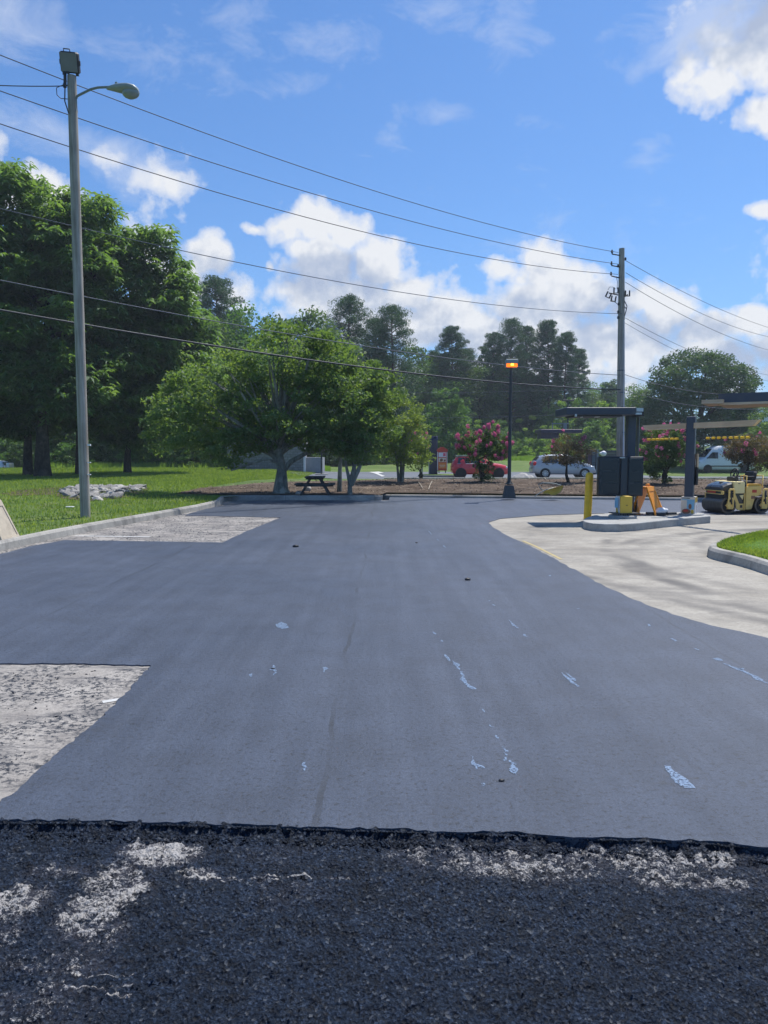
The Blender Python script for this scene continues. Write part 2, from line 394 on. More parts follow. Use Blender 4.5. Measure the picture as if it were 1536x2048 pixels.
    M['redp'] = simple('red_panel', (.55, .06, .03), .5, .1, 4, 0)
    M['orangep'] = simple('orange_panel', (.75, .25, .05), .5, .1, 4, 0)
    M['skyblue'] = simple('poster_blue', (.20, .45, .62), .5, .1, 4, 0)
    M['cream'] = simple('poster_cream', (.70, .62, .50), .5, .1, 4, 0)
    M['brown'] = simple('poster_brown', (.25, .12, .06), .5, .2, 12, 0)
    M['teal'] = simple('screen_teal', (.05, .11, .14), .4, .5, 8, 0)
    M['beige'] = simple('beige_board', (.46, .40, .31), .8, .12, 7, .2, dirt=(.32, .27, .2))
    M['wall'] = None
    m, t, out = nt_new('grey_block'); v = objco(t)
    br = N(t, 'ShaderNodeTexBrick', i={'Scale': 1.0, 'Mortar Size': .012, 'Brick Width': .4, 'Row Height': .2, 'Color1': (.26, .27, .27, 1), 'Color2': (.19, .20, .20, 1), 'Mortar': (.12, .12, .12, 1)})
    mp = N(t, 'ShaderNodeMapping'); mp.inputs['Rotation'].default_value = (R(90), 0, 0); L(t, v, mp.inputs[0]); L(t, mp.outputs[0], br.inputs['Vector'])
    c = mixc(t, 1.0, br.outputs[0], ramp(t, noise(t, 6, 5, .7, v), [(.3, g3(.75)), (.7, g3(1.25))]), 'MULTIPLY')
    principled(t, out, c, .9, bump(t, noise(t, 25, 4, .7, v), .8, .03)); M['wall'] = m
    M['stone'] = simple('grey_stone', (.27, .26, .245), .85, .35, 5, .8, 14, bd=.02, dirt=(.12, .10, .085))
    M['stoneB'] = simple('pale_stone', (.42, .40, .37), .85, .25, 5, .8, 14, bd=.02)
    M['bag'] = simple('white_bag', (.75, .76, .78), .5, .06, 9, .5, 12, bd=.02)
    M['paint'] = simple('bluish_white_mark', (.20, .275, .39), .3, .35, 30, .1)
    m, t, out = nt_new('bluish_white_mark_ragged'); v = objco(t); p = principled(t, out, ramp(t, noise(t, 40, 4, .7, v), [(.3, (.13, .18, .26)), (.6, (.22, .30, .42))]), .35)
    tp_ = t.nodes.new('ShaderNodeBsdfTransparent'); mx = t.nodes.new('ShaderNodeMixShader'); L(t, ramp(t, noise(t, 75, 4, .75, v), [(.40, g3(0)), (.50, g3(.95))]), mx.inputs[0]); L(t, tp_.outputs[0], mx.inputs[1]); L(t, p.outputs[0], mx.inputs[2]); L(t, mx.outputs[0], out.inputs[0]); M['paint'] = m  # plain bluish-white colour with broken edges, for the marks on the mat
    M['roadpaint'] = simple('road_paint', (.52, .52, .50), .7, .1, 10, .1)
    M['yelpaint'] = simple('kerb_yellow_paint', (.42, .34, .16), .8, .15, 10, .1)
    M['redroof'] = simple('purple_brown_metal', (.05, .04, .065), .5, .1, 4, 0)
    # glass lens of floodlight, lit amber lens
    m, t, out = nt_new('amber_lit_lens'); p = principled(t, out, (.9, .18, .01), .4)
    p.inputs['Emission Color'].default_value = (1, .16, .005, 1); p.inputs['Emission Strength'].default_value = 1.3; M['amber'] = m
    m, t, out = nt_new('amber_lit_core'); p = principled(t, out, (.9, .5, .05), .4)
    p.inputs['Emission Color'].default_value = (1, .50, .06, 1); p.inputs['Emission Strength'].default_value = 3.0; M['ambercore'] = m
build_mats()
# ================================================================ camera, sun, sky
cam = bpy.data.objects.new('camera', bpy.data.cameras.new('camera')); COL.objects.link(cam); scene.camera = cam
cam.location = (0, 0, EYE); cam.rotation_euler = (R(90)-PITCH, 0, 0)
cam.data.sensor_fit = 'VERTICAL'; cam.data.sensor_height = 36; cam.data.lens = 36*FPX/2048; cam.data.clip_start = .05; cam.data.clip_end = 6000
SUN_EL, SUN_AZ = 63, 40     # azimuth: degrees to the right of straight ahead (+Y)
sd = Vector((math.sin(R(SUN_AZ))*math.cos(R(SUN_EL)), math.cos(R(SUN_AZ))*math.cos(R(SUN_EL)), math.sin(R(SUN_EL))))
sun = bpy.data.objects.new('sun', bpy.data.lights.new('sun', 'SUN')); COL.objects.link(sun)
sun.data.energy = 3.6; sun.data.angle = R(.5); sun.data.color = (1, .955, .89); sun.rotation_euler = sd.to_track_quat('Z', 'Y').to_euler(); sun.location = (0, 0, 30)
w = bpy.data.worlds.new('World'); scene.world = w; w.use_nodes = True; t = w.node_tree; t.nodes.clear()
wo = t.nodes.new('ShaderNodeOutputWorld'); bg = t.nodes.new('ShaderNodeBackground'); L(t, bg.outputs[0], wo.inputs[0]); bg.inputs[1].default_value = .1
sky = t.nodes.new('ShaderNodeTexSky'); sky.sky_type = 'NISHITA'; sky.sun_disc = False
sky.sun_elevation = R(SUN_EL); sky.sun_rotation = R(SUN_AZ); sky.altitude = 200; sky.air_density = 1.0; sky.dust_density = .6; sky.ozone_density = 2.5
tc = t.nodes.new('ShaderNodeTexCoord'); D = tc.outputs['Generated']
sp = t.nodes.new('ShaderNodeSeparateXYZ'); L(t, D, sp.inputs[0])
az = math_(t, 'ARCTAN2', sp.outputs[0], sp.outputs[1]); el = math_(t, 'ARCSINE', sp.outputs[2])
cb = t.nodes.new('ShaderNodeCombineXYZ'); L(t, az, cb.inputs[0]); L(t, el, cb.inputs[1]); AE = cb.outputs[0]
def vn(op, a, b=None):
    n = t.nodes.new('ShaderNodeVectorMath'); n.operation = op
    for s, v in zip(n.inputs, (a, b)):
        if v is None: continue
        if hasattr(v, 'is_linked'): L(t, v, s)
        else: s.default_value = v
    return n
def warp(scale, amp, detail=5):
    nn = t.nodes.new('ShaderNodeTexNoise'); nn.inputs['Scale'].default_value = scale; nn.inputs['Detail'].default_value = detail; nn.inputs['Roughness'].default_value = .6
    L(t, D, nn.inputs['Vector'])
    a = vn('SUBTRACT', nn.outputs['Color'], (.5, .5, .5)); b = vn('MULTIPLY', a.outputs[0], (amp, amp, 0)); return b.outputs[0]
W1 = vn('ADD', AE, warp(9, .06)).outputs[0]
def field(blobs, src):
    best = None
    for (px, py, rx, ry, s) in blobs:
        d = Vector(ray(px, py)).normalized(); a = math.atan2(d.x, d.y); e = math.asin(d.z)
        q = vn('SUBTRACT', src, (a, e, 0)); q = vn('MULTIPLY', q.outputs[0], (FPX/rx*math.cos(e), FPX/ry, 0)); q = vn('LENGTH', q.outputs[0])
        f = math_(t, 'MULTIPLY_ADD', q.outputs['Value'], -s, s)
        best = f if best is None else math_(t, 'MAXIMUM', best, f)
    return best
cum = [(292, 350, 74, 42, .52), (232, 318, 60, 30, .42), (632, 458, 75, 52, 1.1), (575, 462, 55, 42, 1), (690, 475, 70, 48, 1), (745, 530, 85, 60, 1), (650, 525, 100, 60, 1), (830, 575, 85, 60, 1), (900, 625, 95, 55, 1),
       (620, 585, 70, 45, 1), (700, 610, 140, 60, 1), (840, 660, 150, 55, 1), (985, 660, 120, 55, 1), (505, 465, 22, 14, .5), (548, 540, 14, 12, .5),
       (1085, 535, 72, 42, 1), (1000, 533, 55, 24, .8), (1140, 560, 70, 45, 1), (1080, 605, 120, 60, 1), (1195, 580, 75, 45, 1), (1270, 600, 70, 48, 1), (1340, 625, 70, 48, 1),
       (1420, 660, 85, 45, 1), (1500, 645, 60, 34, 1), (1560, 690, 90, 50, 1), (1200, 690, 240, 70, 1), (1430, 710, 150, 40, .9), (1560, 740, 200, 40, .8), (1120, 740, 300, 60, .8),
       (60, 375, 70, 46, 1), (125, 410, 75, 45, 1), (10, 370, 60, 40, 1), (405, 510, 50, 50, .9), (350, 560, 90, 60, .9), (455, 600, 50, 50, .7), (250, 520, 160, 80, .8),
       (1580, 60, 150, 90, 1.0), (1500, 120, 90, 60, .9), (1392, 140, 40, 36, .75), (1445, 178, 62, 40, .85), (1520, 235, 46, 38, .8), (1522, 418, 42, 20, .9), (1545, 565, 20, 14, .8),
       (800, 770, 400, 60, .8), (-200, 300, 160, 120, 1), (1900, 500, 260, 150, 1), (-600, 500, 300, 160, 1), (2400, 200, 400, 200, 1)]
wis = [(300, 348, 100, 58, 1.9), (225, 305, 90, 50, 1.35), (120, 255, 130, 50, 1.05), (20, 245, 90, 35, .7), (10, 30, 110, 70, 1.1), (320, 95, 130, 70, .55), (660, 85, 100, 40, .75), (480, 40, 110, 50, .45),
       (790, 290, 60, 24, .6), (870, 225, 60, 30, .5), (1010, 70, 80, 60, .5), (870, 10, 80, 40, .5), (1440, 50, 140, 80, 1.5), (1340, 60, 110, 90, .7), (1260, 135, 60, 50, .5), (1290, 300, 50, 30, .5), (1075, 240, 50, 25, .5),
       (430, 640, 100, 60, .6), (1100, 500, 260, 90, .25), (600, 160, 60, 18, .3)]
F = field(cum, W1); F2 = field(wis, W1)
n1 = noise(t, 11, 6, .66, D); n2 = noise(t, 32, 5, .68, D); nb_ = noise(t, 5, 3, .5, D)
def puff(sc, off, ws=.5):
    mp = t.nodes.new('ShaderNodeMapping'); mp.inputs['Location'].default_value = off; L(t, D, mp.inputs[0])
    wv = t.nodes.new('ShaderNodeTexNoise'); wv.inputs['Scale'].default_value = sc*1.3; wv.inputs['Detail'].default_value = 3; L(t, mp.outputs[0], wv.inputs['Vector'])
    w_ = vn('MULTIPLY', vn('SUBTRACT', wv.outputs['Color'], (.5, .5, .5)).outputs[0], (ws/sc,)*3).outputs[0]
    vo = t.nodes.new('ShaderNodeTexVoronoi'); vo.inputs['Scale'].default_value = sc
    L(t, vn('ADD', mp.outputs[0], w_).outputs[0], vo.inputs['Vector']); return vo.outputs['Distance']
pf = puff(17, (0, 0, 0)); pf2 = puff(44, (3, 0, 0))
bil = math_(t, 'ADD', math_(t, 'MULTIPLY', math_(t, 'SUBTRACT', n1, .5), .9), math_(t, 'MULTIPLY', math_(t, 'SUBTRACT', n2, .5), .75))
bil = math_(t, 'ADD', bil, math_(t, 'MULTIPLY', math_(t, 'SUBTRACT', .58, pf), .62))
bil = math_(t, 'ADD', bil, math_(t, 'MULTIPLY', math_(t, 'SUBTRACT', .56, pf2), .42))
dens = ramp(t, math_(t, 'ADD', F, bil), [(.03, g3(0)), (.20, g3(.45)), (.50, g3(.97))])
st = t.nodes.new('ShaderNodeMapping'); st.inputs['Scale'].default_value = (1, 1, 2.0); L(t, D, st.inputs[0])
nw = noise(t, 13, 6, .66, st.outputs[0], .5)
wd = ramp(t, math_(t, 'ADD', math_(t, 'MULTIPLY', F2, .75), math_(t, 'MULTIPLY', math_(t, 'SUBTRACT', nw, .52), 1.9)), [(.06, g3(0)), (.9, g3(.75))])
# relief: noise difference towards the sun
def nshift(sc, off, det=5):
    mp = t.nodes.new('ShaderNodeMapping'); mp.inputs['Location'].default_value = off; L(t, D, mp.inputs[0]); return noise(t, sc, det, .6, mp.outputs[0])
rel = math_(t, 'SUBTRACT', nshift(14, (0, 0, 0), 4), nshift(14, (-.004, 0, -.016), 4))
gry = [(650, 560, 95, 42, 1.0), (800, 630, 110, 45, .95), (735, 575, 70, 35, .9), (1165, 625, 100, 42, .9), (1310, 670, 130, 34, .95), (920, 690, 160, 40, .9), (1570, 20, 160, 80, .9),
       (1130, 700, 120, 36, .8), (1060, 600, 60, 30, .6), (680, 660, 90, 40, .6), (400, 560, 60, 50, .7), (1480, 720, 140, 30, .7), (1190, 770, 300, 40, .7), (760, 720, 300, 60, .6)]
Gf = field(gry, W1)
shade = math_(t, 'ADD', math_(t, 'MULTIPLY', Gf, .75), math_(t, 'MULTIPLY', rel, 2.4)); shade = math_(t, 'ADD', shade, math_(t, 'ADD', math_(t, 'MULTIPLY', math_(t, 'SUBTRACT', pf, .45), .55), math_(t, 'MULTIPLY', math_(t, 'SUBTRACT', pf2, .45), .35)))
shade = math_(t, 'ADD', shade, .16); shade = math_(t, 'ADD', shade, math_(t, 'MULTIPLY', math_(t, 'SUBTRACT', n1, .5), .8))
ccol = ramp(t, shade, [(-.0, (5.7, 5.8, 6.0)), (.20, (5.0, 5.2, 5.6)), (.5, (3.7, 4.1, 4.9)), (.85, (2.8, 3.3, 4.4))])
skyc = mixc(t, 1.0, sky.outputs[0], (.49, .74, 1.0), 'MULTIPLY')
mist = ramp(t, el, [(.0, g3(.42)), (.28, g3(.10)), (.55, g3(0))])
skyc = mixc(t, mist, skyc, (2.0, 3.1, 5.0))
c = mixc(t, math_(t, 'MULTIPLY', wd, .8), skyc, (4.2, 4.7, 5.8))
c = mixc(t, dens, c, ccol); L(t, c, bg.inputs[0])
vs_ = scene.view_settings; vs_.view_transform = 'Standard'; vs_.look = 'None'; vs_.exposure = 0.62; vs_.gamma = 1
scene.cycles.max_bounces = 7; scene.cycles.diffuse_bounces = 4; scene.cycles.glossy_bounces = 3; scene.cycles.transmission_bounces = 4; scene.cycles.transparent_max_bounces = 8
scene.cycles.use_denoising = True
try: scene.cycles.denoiser = 'OPENIMAGEDENOISE'
except Exception: pass

# ================================================================ ground
KT = .15   # kerb top
def H(x, y):
    """land surface outside the paved lot"""
    z = .13+.03*(vnoise(np.array([x*.15+40]), np.array([y*.15+40]))[0]-.5)
    bank = sm(26.5, 32.5, y)*(1-sm(35, 40, y))*sm(-9, -4, x)
    z += .20*bank
    z += -.27*sm(36, 42, y)*sm(-9, -4, x)
    z += .10*sm(40, 62, y)*(1-sm(-9, -4, x))
    z += -.45*sm(16, 24, x)*sm(50, 66, y)*(1-sm(85, 120, y))
    if x < -28: z += -1.17*sm(62, 66, y)*(1-sm(-33, -29, x))
    if y > 66:
        k = .012+.030*sm(-12, 14, x)*(1-.4*sm(24, 44, x)); z += (min(y, 170)-66)*k*sm(66, 80, y)
    return z
kl = [G(0, 1083, KT), G(100, 1062.5, KT), G(200, 1044, KT), G(300, 1027, KT), G(400, 1009.5, KT), G(440, 1000.5, KT)]
YB = G(470, 1001, -.02)[1]           # front face of the kerb at the end of the lot
d0 = Vector(kl[1])-Vector(kl[0]); d0.normalize()
kl = [tuple(Vector(kl[0])-d0*40), tuple(Vector(kl[0])-d0*12)]+kl
kl = kl[:-1]+[(kl[-1][0], min(kl[-1][1], YB-.9), KT)]
XC = G(470, 993, KT)[0]
kl += [(XC-.38, YB-.42, KT), (XC-.2, YB-.1, KT), (XC+.2, YB, KT)]
def kx(y):
    for a, b in zip(kl[:-1], kl[1:]):
        if a[1] <= y <= b[1]: return a[0]+(b[0]-a[0])*(y-a[1])/(b[1]-a[1]+1e-9)
    return kl[-1][0] if y > kl[-1][1] else kl[0][0]
XJ = G(765, 1001, 0)[0]
def yback(x): return YB if x < XJ else 26.3-(x-XJ)*.185
def yedge(x): return yback(x)+.145   # inner edge of the kerb
# ---- lawn: one sheet from the kerbs to the far hill
rows = [-60, -40, -25, -15, -8, -4]+[i*.5-3 for i in range(0, 55)]
rows = [r for r in rows if r < YB]+[YB]
V = []; Fc = []
ts = [0, .02, .05, .1, .2, .35, .55, .8, 1.1, 1.5, 2, 2.7, 3.5, 4.5, 5.8, 7.5, 10, 13, 17, 23, 32, 45, 70, 120]
for r in rows:
    k = kx(r)-.14
    for q in ts: V.append((k-q, r, (H(k-q, r) if q > 0 else .125) if q < .01 or q > .05 else .12))
nc = len(ts)
for i in range(len(rows)-1):
    for j in range(nc-1): a = i*nc+j; Fc.append((a, a+nc, a+nc+1, a+1))
o1 = len(V); cols = [-120, -90, -70, -55, -45]+[-40+i*1.0 for i in range(0, 34)]+[-6+i*.5 for i in range(0, 60)]+[24+i*2 for i in range(10)]+[46, 52, 60, 75, 95, 120]
dl = [0, .3, .7, 1.2, 1.8, 2.5, 3.3, 4.2, 5.2, 6.3, 7.5, 9, 10.5, 12, 13.5, 15, 17, 19, 22, 25, 28, 31, 34, 37, 40, 43, 46, 50, 55, 60, 66, 73, 82, 95, 112, 135, 170, 230, 330, 500, 800]
for x in cols:
    y0 = yedge(x) if x > XC-.4 else YB
    for q in dl: V.append((x*(1+max(0, q-60)/300), y0+q, H(x, y0+q)))
nd = len(dl)
for i in range(len(cols)-1):
    for j in range(nd-1): a = o1+i*nd+j; Fc.append((a, a+nd, a+nd+1, a+1))
lawn = link('lawn', mesh_np('lawn', V, Fc, M['grass'], True)); tag(lawn, kind='structure')
b = MB(); n = 48; b.add([(0, 0, -3)]+[(4500*math.cos(2*math.pi*k/n), 4500*math.sin(2*math.pi*k/n), -3) for k in range(n)], [(0, 1+k, 1+(k+1) % n) for k in range(n)])
tag(b.build('terrain', M['grass']), kind='structure')
# ---- mulch / bare soil bank behind the kerb, a sheet a little above the turf with a ragged edge
V = []; Fc = []; xs = [ -7.4+i*.25 for i in range(0, 170)]; nr = 26
def myf(x): return yedge(x)+.02 if x > XC+.3 else yedge(XC+.4)+.1+(XC+.3-x)*.45
def myb(x):
    far = 34.9+.7*(fbm(np.array([x*.35+9]), np.array([3.]))[0]-.5)*2
    if x < -1.0: far = yback(-3)+5.2+(x+7.4)*.55+.9*(fbm(np.array([x*.9+9]), np.array([3.]))[0]-.5)
    elif x < 1.5: k = sm(-1.0, 1.5, x); far = far*k+(yback(-3)+5.2+(x+7.4)*.55)*(1-k)
    return max(far, myf(x)+.02)
for x in xs:
    a, bb = myf(x), myb(x)
    for j in range(nr):
        q = j/(nr-1); y = a+(bb-a)*q; edge = min(1, min(q, 1-q)*8)
        z = H(x, y)+.018+.05*edge*(fbm(np.array([x*1.7]), np.array([y*1.7]))[0]-.35)+.05*edge*(fbm(np.array([x*5+3]), np.array([y*5]))[0]-.4)
        V.append((x, y, z))
for i in range(len(xs)-1):
    for j in range(nr-1): a = i*nr+j; Fc.append((a, a+nr, a+nr+1, a+1))
tag(link('mulch_bed', mesh_np('mulch_bed', V, Fc, M['mulch'], True)), kind='structure')
# ---- far road and its kerb
def sheet(name, x0, x1, y0, y1, dx, dy, dz, mat, fx0=None, fx1=None, fy0=None):
    V = []; Fc = []; nx = int((x1-x0)/dx)+1; ny = int((y1-y0)/dy)+1
    for i in range(nx):
        for j in range(ny):
            u = i/(nx-1); vv = j/(ny-1); y = y0+(y1-y0)*vv
            a = fx0(y) if fx0 else x0; bb = fx1(y) if fx1 else x1; x = a+(bb-a)*u
            if fy0: yy0 = fy0(x); y = yy0+(y1-yy0)*vv
            V.append((x, y, H(x, y)+dz))
    for i in range(nx-1):
        for j in range(ny-1): a = i*ny+j; Fc.append((a, a+ny, a+ny+1, a+1))
    o = link(name, mesh_np(name, V, Fc, mat, True)); tag(o, kind='structure'); return o
sheet('far_road', -7, 70, 45.5, 64, 1, 1, .03, M['road'], fx0=lambda y: -7+4*(1-sm(45, 52, y))+1.5*sm(58, 64, y), fy0=lambda x: 45.5 if x > 0 else 45.5+(-x)*.5)
def sweep(name, path, mat, prof, parent=None):
    """prof: (offset to the right of travel, z)"""
    V = []; Fc = []; n = len(prof); pts = [Vector((p[0], p[1], 0)) for p in path]
    for i, p in enumerate(pts):
        a = pts[max(i-1, 0)]; c_ = pts[min(i+1, len(pts)-1)]; dd = (c_-a).normalized(); r_ = Vector((dd.y, -dd.x, 0))
        zb = path[i][2] if len(path[i]) > 2 else 0
        for (o_, z_) in prof: V.append((p.x+r_.x*o_, p.y+r_.y*o_, zb+z_))
    for i in range(len(pts)-1):
        for j in range(n-1): a = i*n+j; Fc.append((a, a+1, a+n+1, a+n))
    b = MB(); b.add(V, Fc); m0 = (len(pts)-1)*n
    b.add(V[:n], [tuple(range(n))]); b.add(V[m0:], [tuple(range(n))])
    return b.build(name, mat, parent)
def dens_path(p, step=.6):
    o = [p[0]]
    for a, b in zip(p[:-1], p[1:]):
        A, B = Vector(a), Vector(b); k = max(1, int((B-A).length/step))
        o += [tuple(A+(B-A)*(q/k)+Vector((random.uniform(-.006, .006), random.uniform(-.006, .006), 0))*(q < k)) for q in range(1, k+1)]
    return o
kp = [(0, -.03), (-.015, .105), (-.045, .145), (-.06, .15), (-.135, .15), (-.15, .12), (-.15, -.1)]
z0 = [(p[0], p[1], 0) for p in kl]
tag(sweep('kerb', dens_path(z0), M['kerb'], [(o, z) for o, z in kp]), 'long pale concrete kerb between the left lawn and the lot', 'kerb')
# kerb closing the lot below the big tree
zb_ = [(XC+.2, YB, -.0), (XJ, YB, 0)]
tag(sweep('kerb', dens_path(zb_), M['kerb'], kp), 'shaded straight kerb in front of the big tree and picnic table', 'kerb')
zc_ = [(XJ, yback(XJ+.01), -.055), (8, yback(8), -.055), (20, yback(20), -.055), (32, yback(32), -.055)]
tag(sweep('kerb', dens_path(zc_), M['kerb'], kp), 'low soil-stained kerb at the foot of the mulch bank', 'kerb')
far_k = [(0, 45.3, -.10), (14, 45.3, -.10), (26, 45.3, -.10), (45, 45.3, -.10)]
tag(sweep('kerb', dens_path(far_k, 2), M['kerb'], kp), 'thin pale kerb along the near side of the far road', 'kerb')
# ---- old pavement under the stalls and gutter (left), concrete drive (right)
V = []; Fc = []
ys = [y*.5-6 for y in range(0, 62)]; ys = [y for y in ys if y < YB]+[YB]
for y in ys: V += [(kx(y)-.01 if y > -4 else kx(-4), y, -.010), (-1.0, y, -.010)]
for i in range(len(ys)-1): Fc.append((2*i, 2*i+1, 2*i+3, 2*i+2))
# cut away where the rough surface in front lies
V = [(x, max(y, 3.12), z) for x, y, z in V]
tag(link('old_pavement', mesh_np('old_pavement', V, Fc, M['old'])), kind='structure')
b = MB(); b.add([(XC+.2, YB-.45, -.014), (XJ+.6, YB-.45, -.014), (XJ+.6, YB, -.014), (XC+.2, YB, -.014)], [(0, 1, 2, 3)]); tag(b.build('gutter', M['kerb']), kind='structure')
b = MB(); b.add([(2.2, 4.2, -.010), (40, 4.2, -.010), (40, 21, -.010), (2.2, 21, -.010)], [(0, 1, 2, 3)])
tag(b.build('concrete_drive', M['concrete']), kind='structure')
b = MB(); b.add([(-60, -60, -.09), (60, -60, -.09), (60, 27, -.09), (-13, 27, -.09), (-60, 0, -.09)], [(0, 1, 2, 3, 4)])
tag(b.build('sub_base', M['coarse']), kind='structure')
# ---- fresh asphalt mat with ragged outline
def g2(px, py): p = G(px, py, 0); return (p[0], p[1])
front = [(p[0], p[1]) for p in (G(0, 1641), G(150, 1640), G(300, 1643), G(500, 1650), G(768, 1657), G(1000, 1664), G(1200, 1673), G(1380, 1679), G(1536, 1692))]
front = [(-9, front[0][1]-.02)]+front+[(9, front[-1][1]-.45)]
rb = [g2(1536, 1277), g2(1400, 1245), g2(1300, 1213), g2(1200, 1167), g2(1110, 1118), g2(1060, 1092), g2(1020, 1074), g2(985, 1054), g2(974, 1045), g2(1000, 1037), g2(1085, 1030), g2(1200, 1026.5), g2(1400, 1028), g2(1536, 1030)]
rb = [(9.5, 4.6), (5.5, 5.5)]+rb+[(32, 18.2)]
bk = [(32, yback(32)), (20, yback(20)), (8, yback(8)), (XJ+.25, yback(XJ+.3)), (XJ+.2, YB-.25), (XJ-.1, YB-.38), (XJ-2, YB-.42), (XC+.6, YB-.42)]
lf = [g2(428, 1014), g2(380, 1026), g2(370, 1031), g2(470, 1032.5), g2(561, 1035), g2(500, 1060), g2(445, 1085), g2(300, 1082.5), g2(130, 1080), g2(60, 1093), g2(0, 1108)]
e0 = Vector(lf[-1])-Vector(lf[-2]); e0.normalize()
p2t = g2(0, 1327)[1]; p2 = [g2(303, 1330), g2(266, 1368), g2(228, 1409), g2(169, 1462), g2(107, 1514), g2(39, 1573), g2(0, 1606)]
lf += [tuple(Vector(lf[-1])+e0*4.5), (-9.5, 5.6), (-9.5, p2t), (p2[0][0]-.6, p2t)]+p2+[(-2.2, p2[-1][1]-.10), (-9, p2[-1][1]-.12)]
poly = front+rb+bk+lf
def rag(poly, closed=True):
    o = []; n = len(poly)
    for i in range(n):
        a = Vector(poly[i]); bq = Vector(poly[(i+1) % n]); dd = bq-a; dist = ((a+bq)/2).length
        step = .035 if dist < 7 else (.12 if dist < 14 else .35); k = max(1, int(dd.length/step)); nn_ = Vector((-dd.y, dd.x)).normalized()
        amp = .016 if dist < 7 else .022
        for q in range(k):
            p = a+dd*(q/k)
            j = (fbm(np.array([p.x*5]), np.array([p.y*5]), 5)[0]-.5)*amp*3.6+random.uniform(-1, 1)*amp*.6
            o.append((p.x+nn_.x*j, p.y+nn_.y*j))
    return o
pg = rag(poly)
b = MB(); b.prism(pg, -.07, 0.0)
mat_o = b.build('asphalt', M['mat']); tag(mat_o, kind='structure')
# ---- coarse surface in the foreground
x = np.arange(-2.6, 2.61, .0075); y = np.arange(1.35, 3.30, .0075)
X, Y = np.meshgrid(x, y, indexing='ij')
h = .25*fbm(X*16, Y*16, 3)+.30*fbm(X*7+3, Y*7, 2)+.75*(1-2*np.abs(vnoise(X*34+3, Y*42+5)-.5))*vnoise(X*29+9, Y*36+1)+.35*(1-2*np.abs(vnoise(X*75+1, Y*95+8)-.5))
h = (h-h.mean()); hn = np.clip(h/.55+.5, 0, 1)
fr = np.interp(X, [p[0] for p in front], [p[1] for p in front])
edge = np.clip(1-(fr-Y+.012*(vnoise(X*9, X*0)-.5))/.055, 0, 1)**1.4*np.clip(1-(Y-fr-.005)/.015, 0, 1)
Z = -.044+.019*h/.5+edge*(.038+.020*(vnoise(X*70, Y*70)-.5))
wear = np.zeros_like(X)
def pp(px, py, rx, ry, a=1, ang=0):
    global wear
    c0 = G(px, py, -.036); cx1 = G(px+rx, py, -.036); cy1 = G(px, py-ry, -.036); ax = abs(cx1[0]-c0[0]); ay = abs(cy1[1]-c0[1])
    ca, sa = math.cos(R(ang)), math.sin(R(ang)); dx = X-c0[0]; dy = Y-c0[1]; u = (dx*ca+dy*sa)/ax; v_ = (-dx*sa+dy*ca)/ay
    wear = np.maximum(wear, a*np.clip((1.2-np.sqrt(u*u+v_*v_))*1.7, 0, 1))
for q in ((330, 1705, 85, 30, 1.0), (290, 1695, 60, 22, .9), (400, 1745, 60, 16, .75), (235, 1765, 70, 55, .95, 35), (185, 1820, 75, 60, .85), (205, 1865, 55, 45, .7), (130, 1740, 90, 18, .6), (30, 1800, 75, 45, .85),
          (10, 1870, 50, 30, .6), (120, 1925, 130, 30, .55), (60, 1975, 120, 25, .6), (90, 2020, 130, 40, .5), (870, 1710, 110, 30, .62), (990, 1722, 150, 34, .8), (1090, 1733, 160, 34, .72), (1190, 1705, 60, 14, .8),
          (1215, 1722, 160, 36, .68), (1310, 1730, 130, 35, .8), (1430, 1720, 50, 18, .95), (1360, 1762, 130, 16, .75), (1460, 1765, 45, 18, .8), (1500, 1735, 40, 60, .35), (1100, 1660, 40, 8, .5), (580, 1785, 90, 30, .35), (560, 1705, 90, 25, .25)):
    pp(*q)
    if len(q) == 5: pass
for (px0, px1, py) in ((380, 700, 1751), (145, 270, 1945), (130, 265, 1968), (190, 265, 1985), (400, 560, 1755)):
    a_, c_ = G(px0, py, -.036), G(px1, py, -.036); m_ = (np.abs(Y-a_[1]-.008*(vnoise(X*2, Y*0)-.5)) < .0045)*(X > a_[0])*(X < c_[0]); wear = np.maximum(wear, m_*1.05)
nx_, ny_ = X.shape; V = np.stack([X.ravel(), Y.ravel(), Z.ravel()], 1); idx = np.arange(nx_*ny_).reshape(nx_, ny_)
Fq = np.stack([idx[:-1, :-1].ravel(), idx[1:, :-1].ravel(), idx[1:, 1:].ravel(), idx[:-1, 1:].ravel()], 1)
me = mesh_np('rough_asphalt', V, Fq, M['coarse'], True)
for nm, arr in (('wear', wear), ('hgt', hn)):
    at = me.attributes.new(nm, 'FLOAT', 'POINT'); at.data.foreach_set('value', arr.ravel().astype(np.float32))
tag(link('rough_asphalt', me), kind='structure')
# loose aggregate: crumbs along the edge of the mat, on the rough surface and the stalls
oct_v = np.array([(1, 0, 0), (-1, 0, 0), (0, 1, 0), (0, -1, 0), (0, 0, 1), (0, 0, -1)], float); oct_f = np.array([(0, 2, 4), (2, 1, 4), (1, 3, 4), (3, 0, 4), (2, 0, 5), (1, 2, 5), (3, 1, 5), (0, 3, 5)])
def crumbs(name, P, S, mat):
    n = len(P); jit = RNG.uniform(.6, 1.3, (n, 6, 1)); a = RNG.uniform(0, 6.28, n); ca, sa = np.cos(a), np.sin(a)
    q = oct_v[None]*jit*S[:, None, None]*np.array([1, .8, .6]); x = q[..., 0]*ca[:, None]-q[..., 1]*sa[:, None]; y = q[..., 0]*sa[:, None]+q[..., 1]*ca[:, None]
    V = np.stack([x, y, q[..., 2]], -1)+P[:, None, :]; Fx = oct_f[None]+(np.arange(n)*6)[:, None, None]
    o = link(name, mesh_np(name, V.reshape(-1, 3), Fx.reshape(-1, 3), mat)); tag(o, kind='stuff'); return o
